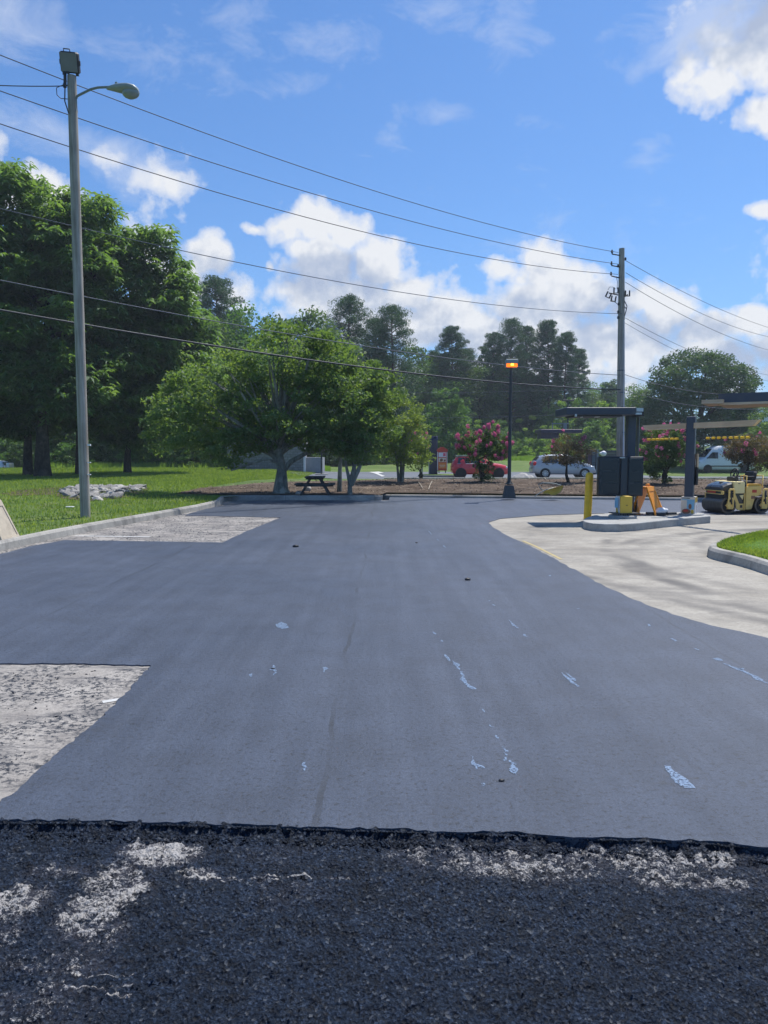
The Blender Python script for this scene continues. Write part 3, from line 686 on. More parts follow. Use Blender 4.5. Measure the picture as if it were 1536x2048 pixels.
n = 9000; px_ = RNG.uniform(-2.4, 2.4, n); fy = np.interp(px_, [p[0] for p in front], [p[1] for p in front]); py_ = fy-np.abs(RNG.normal(0, .035, n))
zz = np.where(fy-py_ < .012, -.010, -.042)
crumbs('asphalt_crumbs', np.stack([px_, py_, zz], 1), RNG.uniform(.0025, .011, n), M['coarse'])
n = 2600; px_ = RNG.uniform(-2.4, 2.4, n); py_ = RNG.uniform(1.5, 2.9, n)
crumbs('loose_aggregate', np.stack([px_, py_, np.full(n, -.038)], 1), RNG.uniform(.002, .007, n), M['coarse'])
n = 420; px_ = RNG.uniform(-3.4, -1.9, n); py_ = RNG.uniform(3.6, 5.4, n)
crumbs('stall_crumbs', np.stack([px_, py_, np.full(n, -.008)], 1), RNG.uniform(.003, .010, n)*RNG.uniform(.4, 1.3, n), M['coarse'])
n = 500; px_ = RNG.uniform(-6.2, -2.6, n); py_ = RNG.uniform(13.3, 18.3, n)
crumbs('stall_crumbs', np.stack([px_, py_, np.full(n, -.008)], 1), RNG.uniform(.005, .018, n), M['coarse'])
# flat bluish-white marks laid just above the mat
spots = [[(888, 1310), (891, 1309), (901, 1322), (898, 1323)], [(905, 1319), (910, 1325), (920, 1330), (917, 1333), (920, 1340), (915, 1338), (911, 1331), (906, 1330)],
 [(919, 1343), (925, 1344), (927, 1352), (935, 1366), (953, 1378), (952, 1380), (940, 1378), (931, 1370), (921, 1361), (924, 1354)], [(941, 1511), (947, 1516), (952, 1526), (970, 1536), (966, 1538), (955, 1533), (953, 1540), (946, 1530)],
 [(1019, 1520), (1023, 1524), (1030, 1527), (1034, 1537), (1033, 1550), (1027, 1549), (1017, 1542), (1021, 1534)], [(1003, 1494), (1009, 1496), (1017, 1504), (1012, 1504)], [(1007, 1505), (1014, 1508), (1016, 1512), (1011, 1511)],
 [(1006, 1513), (1013, 1515), (1015, 1521), (1010, 1522)], [(963, 1418), (967, 1419), (971, 1426), (967, 1424)], [(977, 1449), (982, 1451), (988, 1455), (983, 1455)], [(989, 1470), (995, 1472), (998, 1479), (993, 1477)],
 [(1018, 1240), (1022, 1243), (1030, 1250), (1038, 1257), (1033, 1256), (1024, 1250)], [(1046, 1268), (1053, 1270), (1054, 1274), (1048, 1273)], [(1122, 1345), (1127, 1347), (1145, 1361), (1160, 1373), (1155, 1374), (1136, 1361)],
 [(1131, 1346), (1136, 1347), (1152, 1361), (1149, 1363), (1140, 1355)], [(1424, 1317), (1438, 1316), (1446, 1322), (1432, 1321)], [(1440, 1324), (1462, 1332), (1485, 1339), (1500, 1347), (1527, 1360), (1526, 1363), (1498, 1350), (1470, 1338)],
 [(1475, 1337), (1490, 1337), (1484, 1341)], [(1495, 1349), (1536, 1366), (1536, 1368), (1510, 1359)], [(1329, 1531), (1338, 1533), (1352, 1544), (1376, 1562), (1391, 1577), (1370, 1576), (1352, 1567), (1343, 1555)],
 [(1340, 1277), (1345, 1277), (1355, 1282), (1350, 1283)], [(1386, 1296), (1391, 1297), (1400, 1301), (1395, 1301)], [(1294, 1248), (1299, 1249), (1302, 1253), (1297, 1253)], [(604, 1527), (609, 1525), (613, 1536), (608, 1543), (606, 1536)],
 [(962, 1568), (969, 1566), (971, 1571), (965, 1573)], [(645, 1336), (652, 1334), (657, 1338), (651, 1341), (647, 1345)], [(540, 1340), (546, 1330), (552, 1336), (553, 1346), (547, 1352), (549, 1343)], [(866, 1264), (870, 1265), (872, 1269), (868, 1268)],
 [(881, 1280), (885, 1281), (886, 1284), (882, 1283)], [(498, 1350), (503, 1347), (506, 1352), (501, 1356)], [(975, 1202), (980, 1201), (980, 1203)], [(984, 1208), (990, 1210), (991, 1212), (985, 1211)], [(1153, 1217), (1160, 1217), (1158, 1219)],
 [(550, 1250), (562, 1244), (574, 1248), (578, 1256), (566, 1258), (556, 1256)], [(856, 1062), (859, 1063), (864, 1069), (861, 1068)], [(873, 1078), (876, 1079), (879, 1083)], [(886, 1090), (889, 1092), (892, 1096), (888, 1094)], [(1097, 1150), (1103, 1151), (1100, 1153)]]
b = MB()
for s_ in spots:
    n_ = len(s_); pl = []
    for i in range(n_):
        a_ = Vector(g2(*s_[i])); c_ = Vector(g2(*s_[(i+1) % n_]))
        for q in range(4):
            p = a_+(c_-a_)*q/4; nn2 = Vector((-(c_-a_).y, (c_-a_).x)); nn2 = nn2.normalized()*min(.008, (c_-a_).length*.12)*random.uniform(-1, 1) if nn2.length > 0 else nn2; pl.append(p+nn2)
    tri = geometry.tessellate_polygon([[Vector((p.x, p.y, 0)) for p in pl]]); b.add([(p.x, p.y, .0025) for p in pl], [tuple(q) for q in tri])
tag(b.build('pale_marks', M['paint']), kind='structure')
# small dark clods on the mat
for (px, py, r) in ((591, 1094, .045), (935, 1160, .035), (1003, 1562, .012), (833, 1086, .02), (546, 1338, .012)):
    b = MB(); b.ell((0, 0, r*.35), (r*1.3, r, r*.5), 8, .2); o = b.build('asphalt_clod', M['blackiron'], loc=G(px, py, 0))
    tag(o, 'small black clod of asphalt lying on the smooth new surface', 'clod', 'asphalt clods on the new surface')
# yellow kerb paint at the nose of the concrete drive; stall paint lines on the old pavement
def ribbon(name, pts, w_, z, mat):
    V = []; Fc = []; P_ = [Vector(p[:2]) for p in pts]
    for i, p in enumerate(P_):
        d_ = (P_[min(i+1, len(P_)-1)]-P_[max(i-1, 0)]).normalized(); n_ = Vector((-d_.y, d_.x)); V += [(*(p+n_*w_/2), z), (*(p-n_*w_/2), z)]
    Fc = [(2*i, 2*i+1, 2*i+3, 2*i+2) for i in range(len(P_)-1)]; b = MB(); b.add(V, Fc); o = b.build(name, mat); tag(o, kind='structure'); return o
ribbon('road_marking', [(g2(x_, y_)[0]+.10, g2(x_, y_)[1]+.02) for x_, y_ in ((1110, 1118), (1085, 1105), (1060, 1092), (1035, 1081))], .05, -.006, M['yelpaint'])
ribbon('road_marking', [G(150, 1073, -.02)[:2], G(300, 1075, -.02)[:2]], .10, -.006, M['roadpaint'])
ribbon('road_marking', [G(205, 1408, -.02)[:2], G(242, 1402, -.02)[:2]], .05, -.006, M['roadpaint'])
# far road arrow
ar = [(738, 944), (757, 943), (768, 945), (757, 947), (770, 952), (764, 953), (750, 947)]
b = MB(); P_ = [G(px, py, H(0, 55)+.05) for px, py in ar]; tri = geometry.tessellate_polygon([[Vector(p) for p in P_]]); b.add(P_, [tuple(q) for q in tri]); tag(b.build('road_marking', M['roadpaint']), kind='structure')
# ---- grass island on the right
isl = [G(1560, 1132, KT), G(1536, 1126, KT), G(1489, 1111.5, KT), G(1450, 1103, KT), G(1425, 1097.5, KT), G(1413, 1092.5, KT), G(1416, 1087, KT), G(1432, 1080.5, KT), G(1455, 1075, KT), G(1490, 1069, KT), G(1536, 1064, KT), G(1600, 1058, KT)]
v1 = (Vector(isl[0])-Vector(isl[1])).normalized(); isl = [tuple(Vector(isl[0])+v1*9)]+isl; v2 = (Vector(isl[-1])-Vector(isl[-2])).normalized(); isl += [tuple(Vector(isl[-1])+v2*9)]
pthI = [(p[0], p[1], 0) for p in isl]
def smooth_path(p, it=2):
    for _ in range(it):
        o = [p[0]]
        for a, bq in zip(p[:-1], p[1:]): A, B = Vector(a), Vector(bq); o += [tuple(A*.75+B*.25), tuple(A*.25+B*.75)]
        p = o+[p[-1]]
    return p
pthI = smooth_path(pthI)
tag(sweep('kerb', pthI, M['kerb'], [(-o, z) for o, z in kp][::1]), 'curved concrete kerb round the small grass island', 'kerb')
def inset(path, d_):
    o = []; P_ = [Vector(p[:2]) for p in path]
    for i, p in enumerate(P_):
        dd = (P_[min(i+1, len(P_)-1)]-P_[max(i-1, 0)]).normalized(); o.append((p.x+dd.y*d_, p.y-dd.x*d_))
    return o
inn = inset(pthI, .14)
def point_in(p, poly):
    c_ = False; j = len(poly)-1
    for i in range(len(poly)):
        if (poly[i][1] > p[1]) != (poly[j][1] > p[1]) and p[0] < (poly[j][0]-poly[i][0])*(p[1]-poly[i][1])/(poly[j][1]-poly[i][1])+poly[i][0]: c_ = not c_
        j = i
    return c_
rings = [(inn, .135), (inset(pthI, .35), .17), (inset(pthI, .7), .20)]
V = []; Fc = []; n_ = len(inn)
for rg, z_ in rings: V += [(p[0], p[1], z_) for p in rg]
for r_ in range(2):
    for i in range(n_-1): Fc.append((r_*n_+i, r_*n_+i+1, (r_+1)*n_+i+1, (r_+1)*n_+i))
b = MB(); b.add(V, Fc, True); tri = geometry.tessellate_polygon([[Vector((p[0], p[1], 0)) for p in rings[2][0]]]); b.add([(p[0], p[1], .20) for p in rings[2][0]], [tuple(q) for q in tri], True)
tag(b.build('grass_island', M['grass2']), kind='structure')
# ---- blades of grass
def blades(name, P, hgt, mat):
    n = len(P); a = RNG.uniform(0, 6.28, n); w_ = hgt*RNG.uniform(.10, .2, n)[:]; ln = RNG.uniform(-.5, .5, (n, 2))*hgt[:, None]
    dx = np.cos(a)*w_; dy = np.sin(a)*w_
    v0 = P+np.stack([dx, dy, np.zeros(n)], 1); v1_ = P-np.stack([dx, dy, np.zeros(n)], 1); v2_ = P+np.stack([ln[:, 0], ln[:, 1], hgt], 1)
    V = np.stack([v0, v1_, v2_], 1).reshape(-1, 3); Fx = np.arange(n*3).reshape(n, 3); o = link(name, mesh_np(name, V, Fx, mat)); tag(o, 'short mown grass blades', 'grass', kind='stuff'); return o
P_ = []
for _ in range(190000):
    y_ = 8+random.random()**.8*54; x_ = kx(min(y_, YB-.2))-.17-random.random()**1.2*(12+y_*.45)
    if y_ > YB-.3 and x_ > -7.6+(y_-YB)*.12: continue
    if abs(x_) > y_*.62+1: continue
    P_.append((x_, y_, H(x_, y_)-.005))
P_ = np.array(P_); blades('grass', P_, RNG.uniform(.025, .065, len(P_))*(1+P_[:, 1]/40), M['blade'])
P_ = []
while len(P_) < 45000:
    p = (random.uniform(4.2, 9.5), random.uniform(8, 14.5))
    if p[0] < .56*p[1]+.6 and point_in(p, inn):
        P_.append((p[0], p[1], .145+.05*min(1, max(0, (p[0]-5)*.5))))
P_ = np.array(P_); blades('grass', P_, RNG.uniform(.025, .055, len(P_)), M['blade'])
# ---- thin summer haze: one even volume round the camera and the place, sky outside it
if True:
    m, t, out = nt_new('thin_haze'); pv = N(t, 'ShaderNodeVolumePrincipled'); pv.inputs['Color'].default_value = (.78, .88, 1, 1); pv.inputs['Density'].default_value = .0006; pv.inputs['Anisotropy'].default_value = .3; L(t, pv.outputs[0], out.inputs['Volume'])
    b = MB(); b.box((0, 80, 13), (520, 560, 34)); o = b.build('haze', m); tag(o, kind='stuff')
# ================================================================ utility things
def Z(py, Y, px=768): return AY(px, py, Y)[2]
def hz(p): return (p[0], p[1], H(p[0], p[1]))
# ---- tall wooden lamp pole on the left lawn
pb = G(171, 1035, .13); PX, PY = pb[0], pb[1]
top = AY(143, 152, PY+.05); T = thing('lamp_pole', 'tall weathered wooden pole with floodlight and cobra lamp on the left lawn', 'light pole', (PX, PY, .11))
def lp(px, py, dy=0): p = AY(px, py, PY+dy); return (p[0]-PX, dy, p[2]-.11)
b = MB(); tp = lp(143.5, 152)
b.tube([(tp[0]*q, 0, tp[2]*q-(.3 if q == 0 else 0)) for q in (0, .1, .2, .3, .45, .6, .75, .9, .985, 1)], [.108, .107, .107, .106, .106, .104, .101, .097, .094, .090], 20); b.build('pole', M['polewood'], T)
for py in (890, 925, 949): b = MB(); q = lp(171, py, 0); b.box((q[0]+.105, -.06, q[2]), (.07, .05, .04 if py == 890 else .02)); b.build('staple', M['offwhite'], T)
# cobra head lamp and bracket
A = MB(); path = [lp(153, 198), lp(156, 194), lp(168, 189), lp(185, 182), lp(200, 179.5), lp(222, 179.5)]
path = [(x, -.02-.02*i, z) for i, (x, y, z) in enumerate(path)]
A.tube(path, .025, 10); A.tube([path[0], (path[0][0]-.01, 0, path[0][2]-.25)], .022, 8); A.box((path[0][0]-.03, 0, path[0][2]-.24), (.07, .10, .05)); A.build('bracket', M['galv'], T)
hd = MB(); hx0 = lp(217, 180)[0]; hx1 = lp(281, 180)[0]; hz0 = lp(240, 181)[2]; Ln = hx1-hx0
V = []; prof = [(0, .035, .03, -.03), (.12, .07, .05, -.045), (.3, .12, .075, -.07), (.5, .165, .085, -.10), (.7, .19, .075, -.10), (.88, .17, .045, -.10), (.97, .10, .0, -.10), (1, .03, -.05, -.10)]
for u, hw, zt, zb2 in prof:
    for k in range(12):
        a = 2*math.pi*k/12; cz = (zt+zb2)/2; V.append((hx0+u*Ln, -.1+hw*math.cos(a), hz0+cz+(zt-zb2)/2*math.sin(a)))
F_ = [(i*12+k, i*12+(k+1) % 12, i*12+12+(k+1) % 12, i*12+12+k) for i in range(len(prof)-1) for k in range(12)]
hd.add(V, F_+[tuple(range(12)), tuple(range(len(V)-12, len(V)))], True); hd.cyl((hx0+.3*Ln, -.1, hz0+.07), (hx0+.3*Ln, -.1, hz0+.12), .03, .03, 10)
ho = hd.build('lamp_head', M['lampgrey'], T)
g = MB(); g.ell((hx0+.74*Ln, -.1, hz0-.09), (.19, .14, .13), 16); g.build('refractor', simple('ribbed_glass', (.24, .28, .28), .2, .1, 3, 0, spec=.7), ho)
# floodlight on top
fl = MB(); c_ = lp(140, 125, -.08); ro = Matrix.Rotation(R(24), 3, 'X') @ Matrix.Rotation(R(5), 3, 'Y')
fl.box(c_, (.39, .15, .40), ro, bev=.03)
for k in range(6): fl.box(tuple(Vector(c_)+ro @ Vector((-.15+k*.06, .09, 0))), (.012, .06, .32), ro)
for sx in (-1, 1): fl.box(tuple(Vector(c_)+ro @ Vector((sx*.205, 0, 0))), (.02, .05, .09), ro); fl.box(tuple(Vector(c_)+ro @ Vector((sx*.14, -.02, -.22))), (.05, .06, .05), ro)
fl.tube([tuple(Vector(c_)+ro @ Vector(p)) for p in ((-.11, .0, .20), (-.11, 0, .245), (.02, 0, .245), (.02, 0, .20))], .012, 6)
fo = fl.build('floodlight', M['blackiron'], T)
g = MB(); g.box(tuple(Vector(c_)+ro @ Vector((0, -.08, 0))), (.34, .012, .35), ro); g.build('lens', simple('flood_glass', (.15, .165, .19), .45, .1, 3, 0, spec=.8), fo)
br = MB(); q0 = lp(135, 150); br.tube([(q0[0]-.02, -.1, q0[2]-.3), (q0[0]-.01, -.1, q0[2]), tuple(Vector(c_)+Vector((-.03, .02, -.2)))], .035, 8)
br.tube([(q0[0]-.03, -.08, q0[2]-.3), (q0[0]-.02, -.14, q0[2]-.6), (q0[0]+.05, -.12, q0[2]-.85)], .014, 6)
br.tube([lp(128, 170, -.02), lp(120, 172, -.02), lp(113, 176, -.02), lp(114, 190, -.02), lp(122, 197, -.02), lp(135, 198, -.1)], .009, 6)
q1 = lp(129, 171, -.02); br.ell(q1, (.04, .04, .06), 8); br.cyl(q1, (q1[0]+.1, q1[1], q1[2]), .015); br.build('mounting_bracket', M['blackiron'], T)

# ---- utility pole across the lot
UY = 33.6; UB = AY(1241, 950, UY); UT = AY(1243.5, 497, UY); UX = UB[0]; uz0 = H(UX, UY)-.1
T = thing('utility_pole', 'tall grey utility pole carrying the overhead wires behind the order point', 'utility pole', (UX, UY, uz0))
def up(px, py, dy=0): p = AY(px, py, UY+dy); return (p[0]-UX, dy, p[2]-uz0)
b = MB(); tp = up(1243.5, 497); b.tube([(tp[0]*q, 0, tp[2]*q) for q in (0, .2, .4, .6, .8, 1)], [.19, .182, .17, .155, .14, .118], 16); b.build('pole', M['polewood'], T)
for (x0, y0, x1, y1) in ((1224, 508, 1240, 511), (1223, 531, 1240, 534), (1223, 552, 1240, 556), (1218, 586, 1236, 590), (1256, 589, 1248, 594)): b = MB(); b.tube([up(x0, y0, -.12), up(x1, y1, -.05)], .028, 8); b.build('bracket_arm', M['blackiron'], T)
def insul(p, r=.055, h_=.16, tilt=None):
    m_ = MB(); m_.lathe([(0, 0), (.02, 0), (r*.6, .01), (r, .03), (r*.5, .05), (r, .07), (r, .08), (r*.45, .11), (r*.7, .13), (r*.5, h_), (0, h_)], p, 10); m_.build('insulator', M['blackiron'], T)
for (px, py) in ((1224, 507), (1223, 530), (1222, 551)): insul(up(px, py, -.12))
for (px, py) in ((1251, 521), (1236, 535), (1237, 611), (1236, 627), (1236, 638)): insul(up(px, py, -.12), .05, .1)
for (px, py, a) in ((1232, 581, 0), (1217, 590, 25), (1227, 598, 10), (1255, 587, 0)):   # fused cut-outs
    m_ = MB(); p = Vector(up(px, py, -.15)); ro = Matrix.Rotation(R(a), 3, 'Y')
    for s_ in (-1, 1): m_.tube([p+ro @ Vector((s_*.09, 0, -.12)), p+ro @ Vector((s_*.09, 0, .13))], .033, 8)
    m_.tube([p+ro @ Vector((-.09, 0, -.11)), p+ro @ Vector((.09, 0, -.11))], .02, 6); m_.build('fuse_cutout', M['blackiron'], T)
b = MB(); b.tube([up(1233, 553, -.1), up(1235, 565, -.15), up(1234, 578, -.15)], .012, 5); b.build('jumper_cable', M['cable'], T); b = MB(); b.tube([up(1216, 580, -.15), up(1219, 574, -.2), up(1226, 574, -.15), up(1231, 578, -.1)], .01, 5); b.build('jumper_cable', M['cable'], T); b = MB()
b.tube([up(1221, 597, -.1), up(1228, 603, -.15), up(1238, 610, -.12)], .012, 5); b.build('jumper_cable', M['cable'], T); b = MB(); b.tube([up(1248, 600, -.05), up(1254, 612, -.05), up(1252, 622, -.05), up(1248, 636, -.05)], .02, 6)
b.tube([up(1248, 612, -.05), up(1253, 618, -.05)], .02, 6); b.build('jumper_cable', M['cable'], T)
b = MB(); b.tube([up(1248, 640, -.12), up(1248, 760, -.14), up(1247, 870, -.16), up(1247, 880, -.22), up(1247, 960, -.22)], [.022, .022, .024, .035, .035], 8); b.build('conduit', M['offwhite'], T)
for py in (742, 786, 815, 866): b = MB(); q = up(1242, py); b.lathe([(.16+.02*((py-742)/200), 0), (.17+.02*((py-742)/200), 0), (.17+.02*((py-742)/200), .04), (.16, .04)], (q[0], 0, q[2]), 16); b.build('pole_band', M['cablegrey'], T)

# ---- overhead wires: each hangs in the vertical plane through the pole line
WD = (Vector((-8.6, 16.6))-Vector((UX, UY)))      # direction of the line to the left
def wire(name, label, obs, rad, mat, dirv, group, t1=1.55, off=(0, 0), t0=0.0, w=True):
    """obs: photo points; fit a parabola in the vertical plane through (UX,UY)+dirv"""
    T_ = []; Z_ = []
    for (px, py) in obs:
        d = ray(px, py); ox, oy = UX+off[0], UY+off[1]
        # d.xy*s = o + dirv*t
        A_ = np.array([[d[0], -dirv[0]], [d[1], -dirv[1]]]); s_, tt = np.linalg.solve(A_, [ox, oy]); T_.append(tt); Z_.append(EYE+d[2]*s_)
    k = np.polyfit(T_, Z_, min(2, len(T_)-1)); pts = []
    for i in range(41):
        tt = t0+(t1-t0)*i/40; pts.append((UX+off[0]+dirv[0]*tt, UY+off[1]+dirv[1]*tt, float(np.polyval(k, tt))))
    b = MB(); b.tube(pts, rad, 6); o = b.build('overhead_wire', mat); tag(o, label, 'wire', group); return o
gw = 'overhead wires strung to the utility pole'
wire('', 'topmost thin wire running left from the top of the utility pole', [(0, 113), (130, 159), (400, 258), (700, 371), (1000, 452), (1223, 503)], .011, M['cable'], WD, gw, off=(-.35, 0), w=1)
wire('', 'second thin wire from the top on the left side of the utility pole', [(0, 184), (130, 226), (400, 315), (700, 410), (1000, 486), (1222, 526)], .011, M['cable'], WD, gw, off=(-.35, 0))
wire('', 'third thin wire crossing the large white cloud', [(0, 251), (135, 289), (400, 372), (700, 461), (1000, 519), (1221, 548)], .011, M['cable'], WD, gw, off=(-.35, 0))
wire('', 'neutral wire reaching the utility pole below the fused cut-outs', [(0, 417), (140, 453), (400, 507), (535, 535), (800, 586), (1000, 611), (1236, 627)], .010, M['cablegrey'], WD, gw)
wire('', 'thin pale cable passing in front of the big tree crown', [(0, 560), (150, 591), (450, 643), (690, 689), (900, 717), (1100, 738), (1240, 751)], .012, M['cablegrey'], WD, gw)
wire('', 'thick black bundled cable, the lowest across the trees', [(0, 620), (170, 651), (500, 700), (780, 742), (1000, 765), (1240, 779)], .024, M['cable'], WD, gw)
WR = Vector((17, 17.4))
wire('', 'highest wire descending to the right of the utility pole', [(1253, 521), (1330, 567), (1440, 617), (1536, 655)], .011, M['cable'], WR, gw, t1=1.9)
wire('', 'middle wire descending to the right of the utility pole', [(1249, 542), (1340, 600), (1440, 640), (1536, 674)], .011, M['cable'], WR, gw, t1=1.9)
wire('', 'lower wire descending right across the white cloud', [(1248, 562), (1340, 618), (1440, 665), (1536, 700)], .011, M['cable'], WR, gw, t1=1.9)
wire('', 'cable leaving the right side of the pole under the fused cut-outs', [(1250, 636), (1320, 672), (1385, 703), (1536, 750)], .010, M['cablegrey'], WR, gw, t1=1.9)
wire('', 'faint lower cable right of the pole above the round tree', [(1250, 645), (1300, 676), (1360, 704), (1536, 762)], .008, M['cablegrey'], WR, gw, t1=1.9)
WC = Vector((8, -9.0))
wire('', 'pale service cable sagging from the pole to the dark canopy', [(1250, 751), (1290, 759), (1370, 781), (1440, 790), (1500, 790)], .012, M['cablegrey'], WC, gw, t1=1.05)
wire('', 'pale lower service cable sagging towards the right-hand canopy', [(1248, 779), (1300, 796), (1400, 812), (1505, 819)], .012, M['cablegrey'], WC, gw, t1=1.05)
# service drop to the lamp pole
a_ = AY(128, 172, PY); b = MB(); pts = [(a_[0]-q*6, a_[1]-q*2.6, a_[2]-.9*q*(1-q)*1.2-.30*q) for q in [i/20 for i in range(21)]]; b.tube(pts, .010, 6)
tag(b.build('overhead_wire', M['cable']), 'twisted service wire running left from the wooden lamp pole', 'wire')
# faint distribution lines far behind the pines
for (pts_, lab) in (([(640, 783, 75), (900, 786, 72), (1232, 778, 68)], 'faint upper line in front of the distant pines'), ([(830, 836, 75), (1000, 834, 72), (1232, 826, 68)], 'faint lower line in front of the distant pines')):
    b = MB(); b.tube([AY(*p) for p in pts_], .014, 5); tag(b.build('overhead_wire', M['cablegrey']), lab, 'wire', 'faint lines in front of the pines')

# ---- amber lamp post on the mulch bank
LX, LY, _ = G(1018, 988, .19); lz = H(LX, LY)
T = thing('lamp_post', 'slim dark lamp post with lit orange head on a concrete footing', 'lamp post', (LX, LY, lz))
def lq(px, py, dy=0): p = AY(px, py, LY+dy); return (p[0]-LX, dy, p[2]-lz)
b = MB(); b.box((0, 0, .13), (.40, .40, .42), taper=.66); b.build('footing', M['darkconc'], T)
b = MB(); b.tube([(0, 0, .36), lq(1022, 735)], [.062, .045], 12); b.lathe([(.14, .38), (.14, .41), (.07, .43), (.06, .55)], (0, 0, 0), 12)
for k in range(4): b.cyl((.1*math.cos(k*1.57+.7), .1*math.sin(k*1.57+.7), .38), (.1*math.cos(k*1.57+.7), .1*math.sin(k*1.57+.7), .47), .015, n=6)
b.build('post', M['bronzepole'], T)
c_ = lq(1023, 727); b = MB(); b.box((c_[0], 0, c_[2]+.06), (.40, .30, .14), bev=.015); b.box((c_[0], .04, c_[2]-.06), (.38, .22, .14)); ho = b.build('lamp_head', M['lampgrey'], T)
b = MB(); b.box((c_[0], -.085, c_[2]-.055), (.36, .03, .14), bev=.01); b.build('lens', M['amber'], ho)
b = MB(); b.box((c_[0]+.01, -.105, c_[2]-.045), (.10, .02, .05), bev=.008); b.build('bulb', M['ambercore'], ho)

# ================================================================ order island
slab_t = [G(px, py, .15) for px, py in ((1166, 1041), (1172, 1044), (1185, 1046.5), (1210, 1048), (1240, 1048), (1272, 1046), (1330, 1040), (1421, 1032), (1421, 1029.5), (1395, 1026.5), (1300, 1024.5), (1230, 1025), (1195, 1028), (1175, 1034), (1167, 1038))]
b = MB(); b.prism([(p[0], p[1]) for p in slab_t], -.06, .15); o = b.build('kerbed_island', M['slab'], bevel=.02)
tag(o, 'low rounded concrete island under the dark order board and posts', 'traffic island')
b = MB(); c_ = G(1245, 1036, .15); b.lathe([(0, 0), (.30, 0), (.30, .05), (.28, .07), (0, .07)], (c_[0], c_[1], .15), 24, False); tag(b.build('concrete_footing', M['slab']), 'round grey concrete footing under the yellow speaker box', 'footing')
# bollard
c_ = G(1174.5, 1043, -.018); b = MB(); hb = Z(943, c_[1], 1176)-.0
top = AY(1179.5, 943, c_[1]); lean = (top[0]-c_[0])*1.0
pr = [(.088, 0), (.088, 1.0*hb-.09), (.083, hb-.05), (.07, hb-.025), (.045, hb-.007), (0, hb)]
V = []
for r_, z_ in pr:
    for k in range(20): a = 2*math.pi*k/20; V.append((r_*math.cos(a)+lean*z_/hb, r_*math.sin(a), z_))
b.add(V, [(i*20+k, i*20+(k+1) % 20, i*20+20+(k+1) % 20, i*20+20+k) for i in range(len(pr)-1) for k in range(20)], True)
T = thing('bollard', 'tall yellow bollard standing at the left end of the order island', 'bollard', (c_[0], c_[1], -.018))
b.build('sleeve', M['yellow'], T); b = MB(); b.lathe([(.15, 0), (.14, .012), (.09, .014)], (0, 0, .001), 20); b.build('base_ring', M['kerb'], T)
# order canopy: post + canopy + board
OY = 17.1; ox = AY(1265.5, 1030, OY)[0]
T = thing('order_canopy', 'charcoal order canopy on a square post above the dark menu board', 'canopy', (ox, OY, .15))
def oq(px, py, dy=0): p = AY(px, py, OY+dy); return (p[0]-ox, dy, p[2]-.15)
def pbox(b, x0, y0, x1, y1, ya, yb, fn, **kw):
    """box whose front face spans photo corners at depth ya, running back to yb"""
    A_ = fn(x0, y1, ya); B_ = fn(x1, y0, ya); b.box(((A_[0]+B_[0])/2, (ya+yb)/2, (A_[2]+B_[2])/2), (abs(B_[0]-A_[0]), abs(yb-ya), abs(B_[2]-A_[2])), **kw)
b = MB(); pbox(b, 1252, 829, 1273, 1031, 0, .22, oq, bev=.01); b.build('post', M['darkmetal'], T)
b = MB(); A_ = oq(1276, 1000, .02); pbox(b, 1274.5, 831, 1279, 1031, .02, .20, oq); b.build('conduit_channel', M['galv'], T)
b = MB(); pbox(b, 1133, 814.5, 1272, 829.5, -.35, .75, oq, bev=.012); b.build('canopy', M['darkmetal'], T)
b = MB(); pbox(b, 1150, 830, 1245, 833, -.30, .6, oq); b.build('canopy_tray', M['blackiron'], T)
for q_ in ((1273, 816, 1287, 823, -.33, .5), (1268, 825, 1284, 829, -.33, .5), (1150, 828, 1154, 833, -.36, -.31)): b = MB(); pbox(b, *q_, oq); b.build('end_trim', M['rim'], T)
b = MB(); pbox(b, 1274, 817, 1288, 832, -.30, .5, oq); b.build('end_cap', M['blackiron'], T)
for q_ in ((1192, 832.6, 1200, 834, -.25, -.1), (1164, 833, 1166, 835, -.25, -.1)): b = MB(); pbox(b, *q_, oq); b.build('downlight', M['offwhite'], T)
# menu board
T = thing('menu_board', 'blank dark navy menu board of two hinged screens facing the lane', 'menu board', (ox, OY-.42, .15))
MY = OY-.42
def mq(px, py, dy=0): p = AY(px, py, MY+dy); return (p[0]-ox, dy, p[2]-.15)
b = MB(); pbox(b, 1197, 913, 1288, 992, .03, .20, mq, bev=.012); b.build('cabinet', M['navy'], T)
for (x0, x1) in ((1199, 1240), (1256, 1286)):
    b = MB(); pbox(b, x0, 915.5, x1, 989.5, .0, .03, mq, bev=.01); po = b.build('screen_panel', simple('navy_screen', (.016, .028, .046), .28, .1, 1, 0), T)
b = MB(); pbox(b, 1241, 915, 1255, 990, -.012, .03, mq, bev=.006); b.build('centre_strip', simple('navy_strip', (.022, .036, .055), .4, .1, 1, 0), T)
bz = simple('navy_bezel', (.012, .022, .036), .3, .1, 1, 0)
for k in range(3):
    for (x0, x1) in ((1204, 1236), (1259, 1283)): b = MB(); pbox(b, x0, 921+k*23, x1, 940+k*23, -.006, .001, mq, bev=.003); b.build('screen_bezel', bz, T)
b = MB(); pbox(b, 1240, 914.2, 1250, 916.4, -.03, -.0, mq); b.build('latch', M['rim'], T)
b = MB(); pbox(b, 1225, 900, 1243, 913, .08, .16, lambda px, py, dy: mq(px, py, dy)) if False else None
pbox(b, 1244, 985, 1256, 1031, .2, .36, mq); b.build('board_post', M['blackiron'], T)
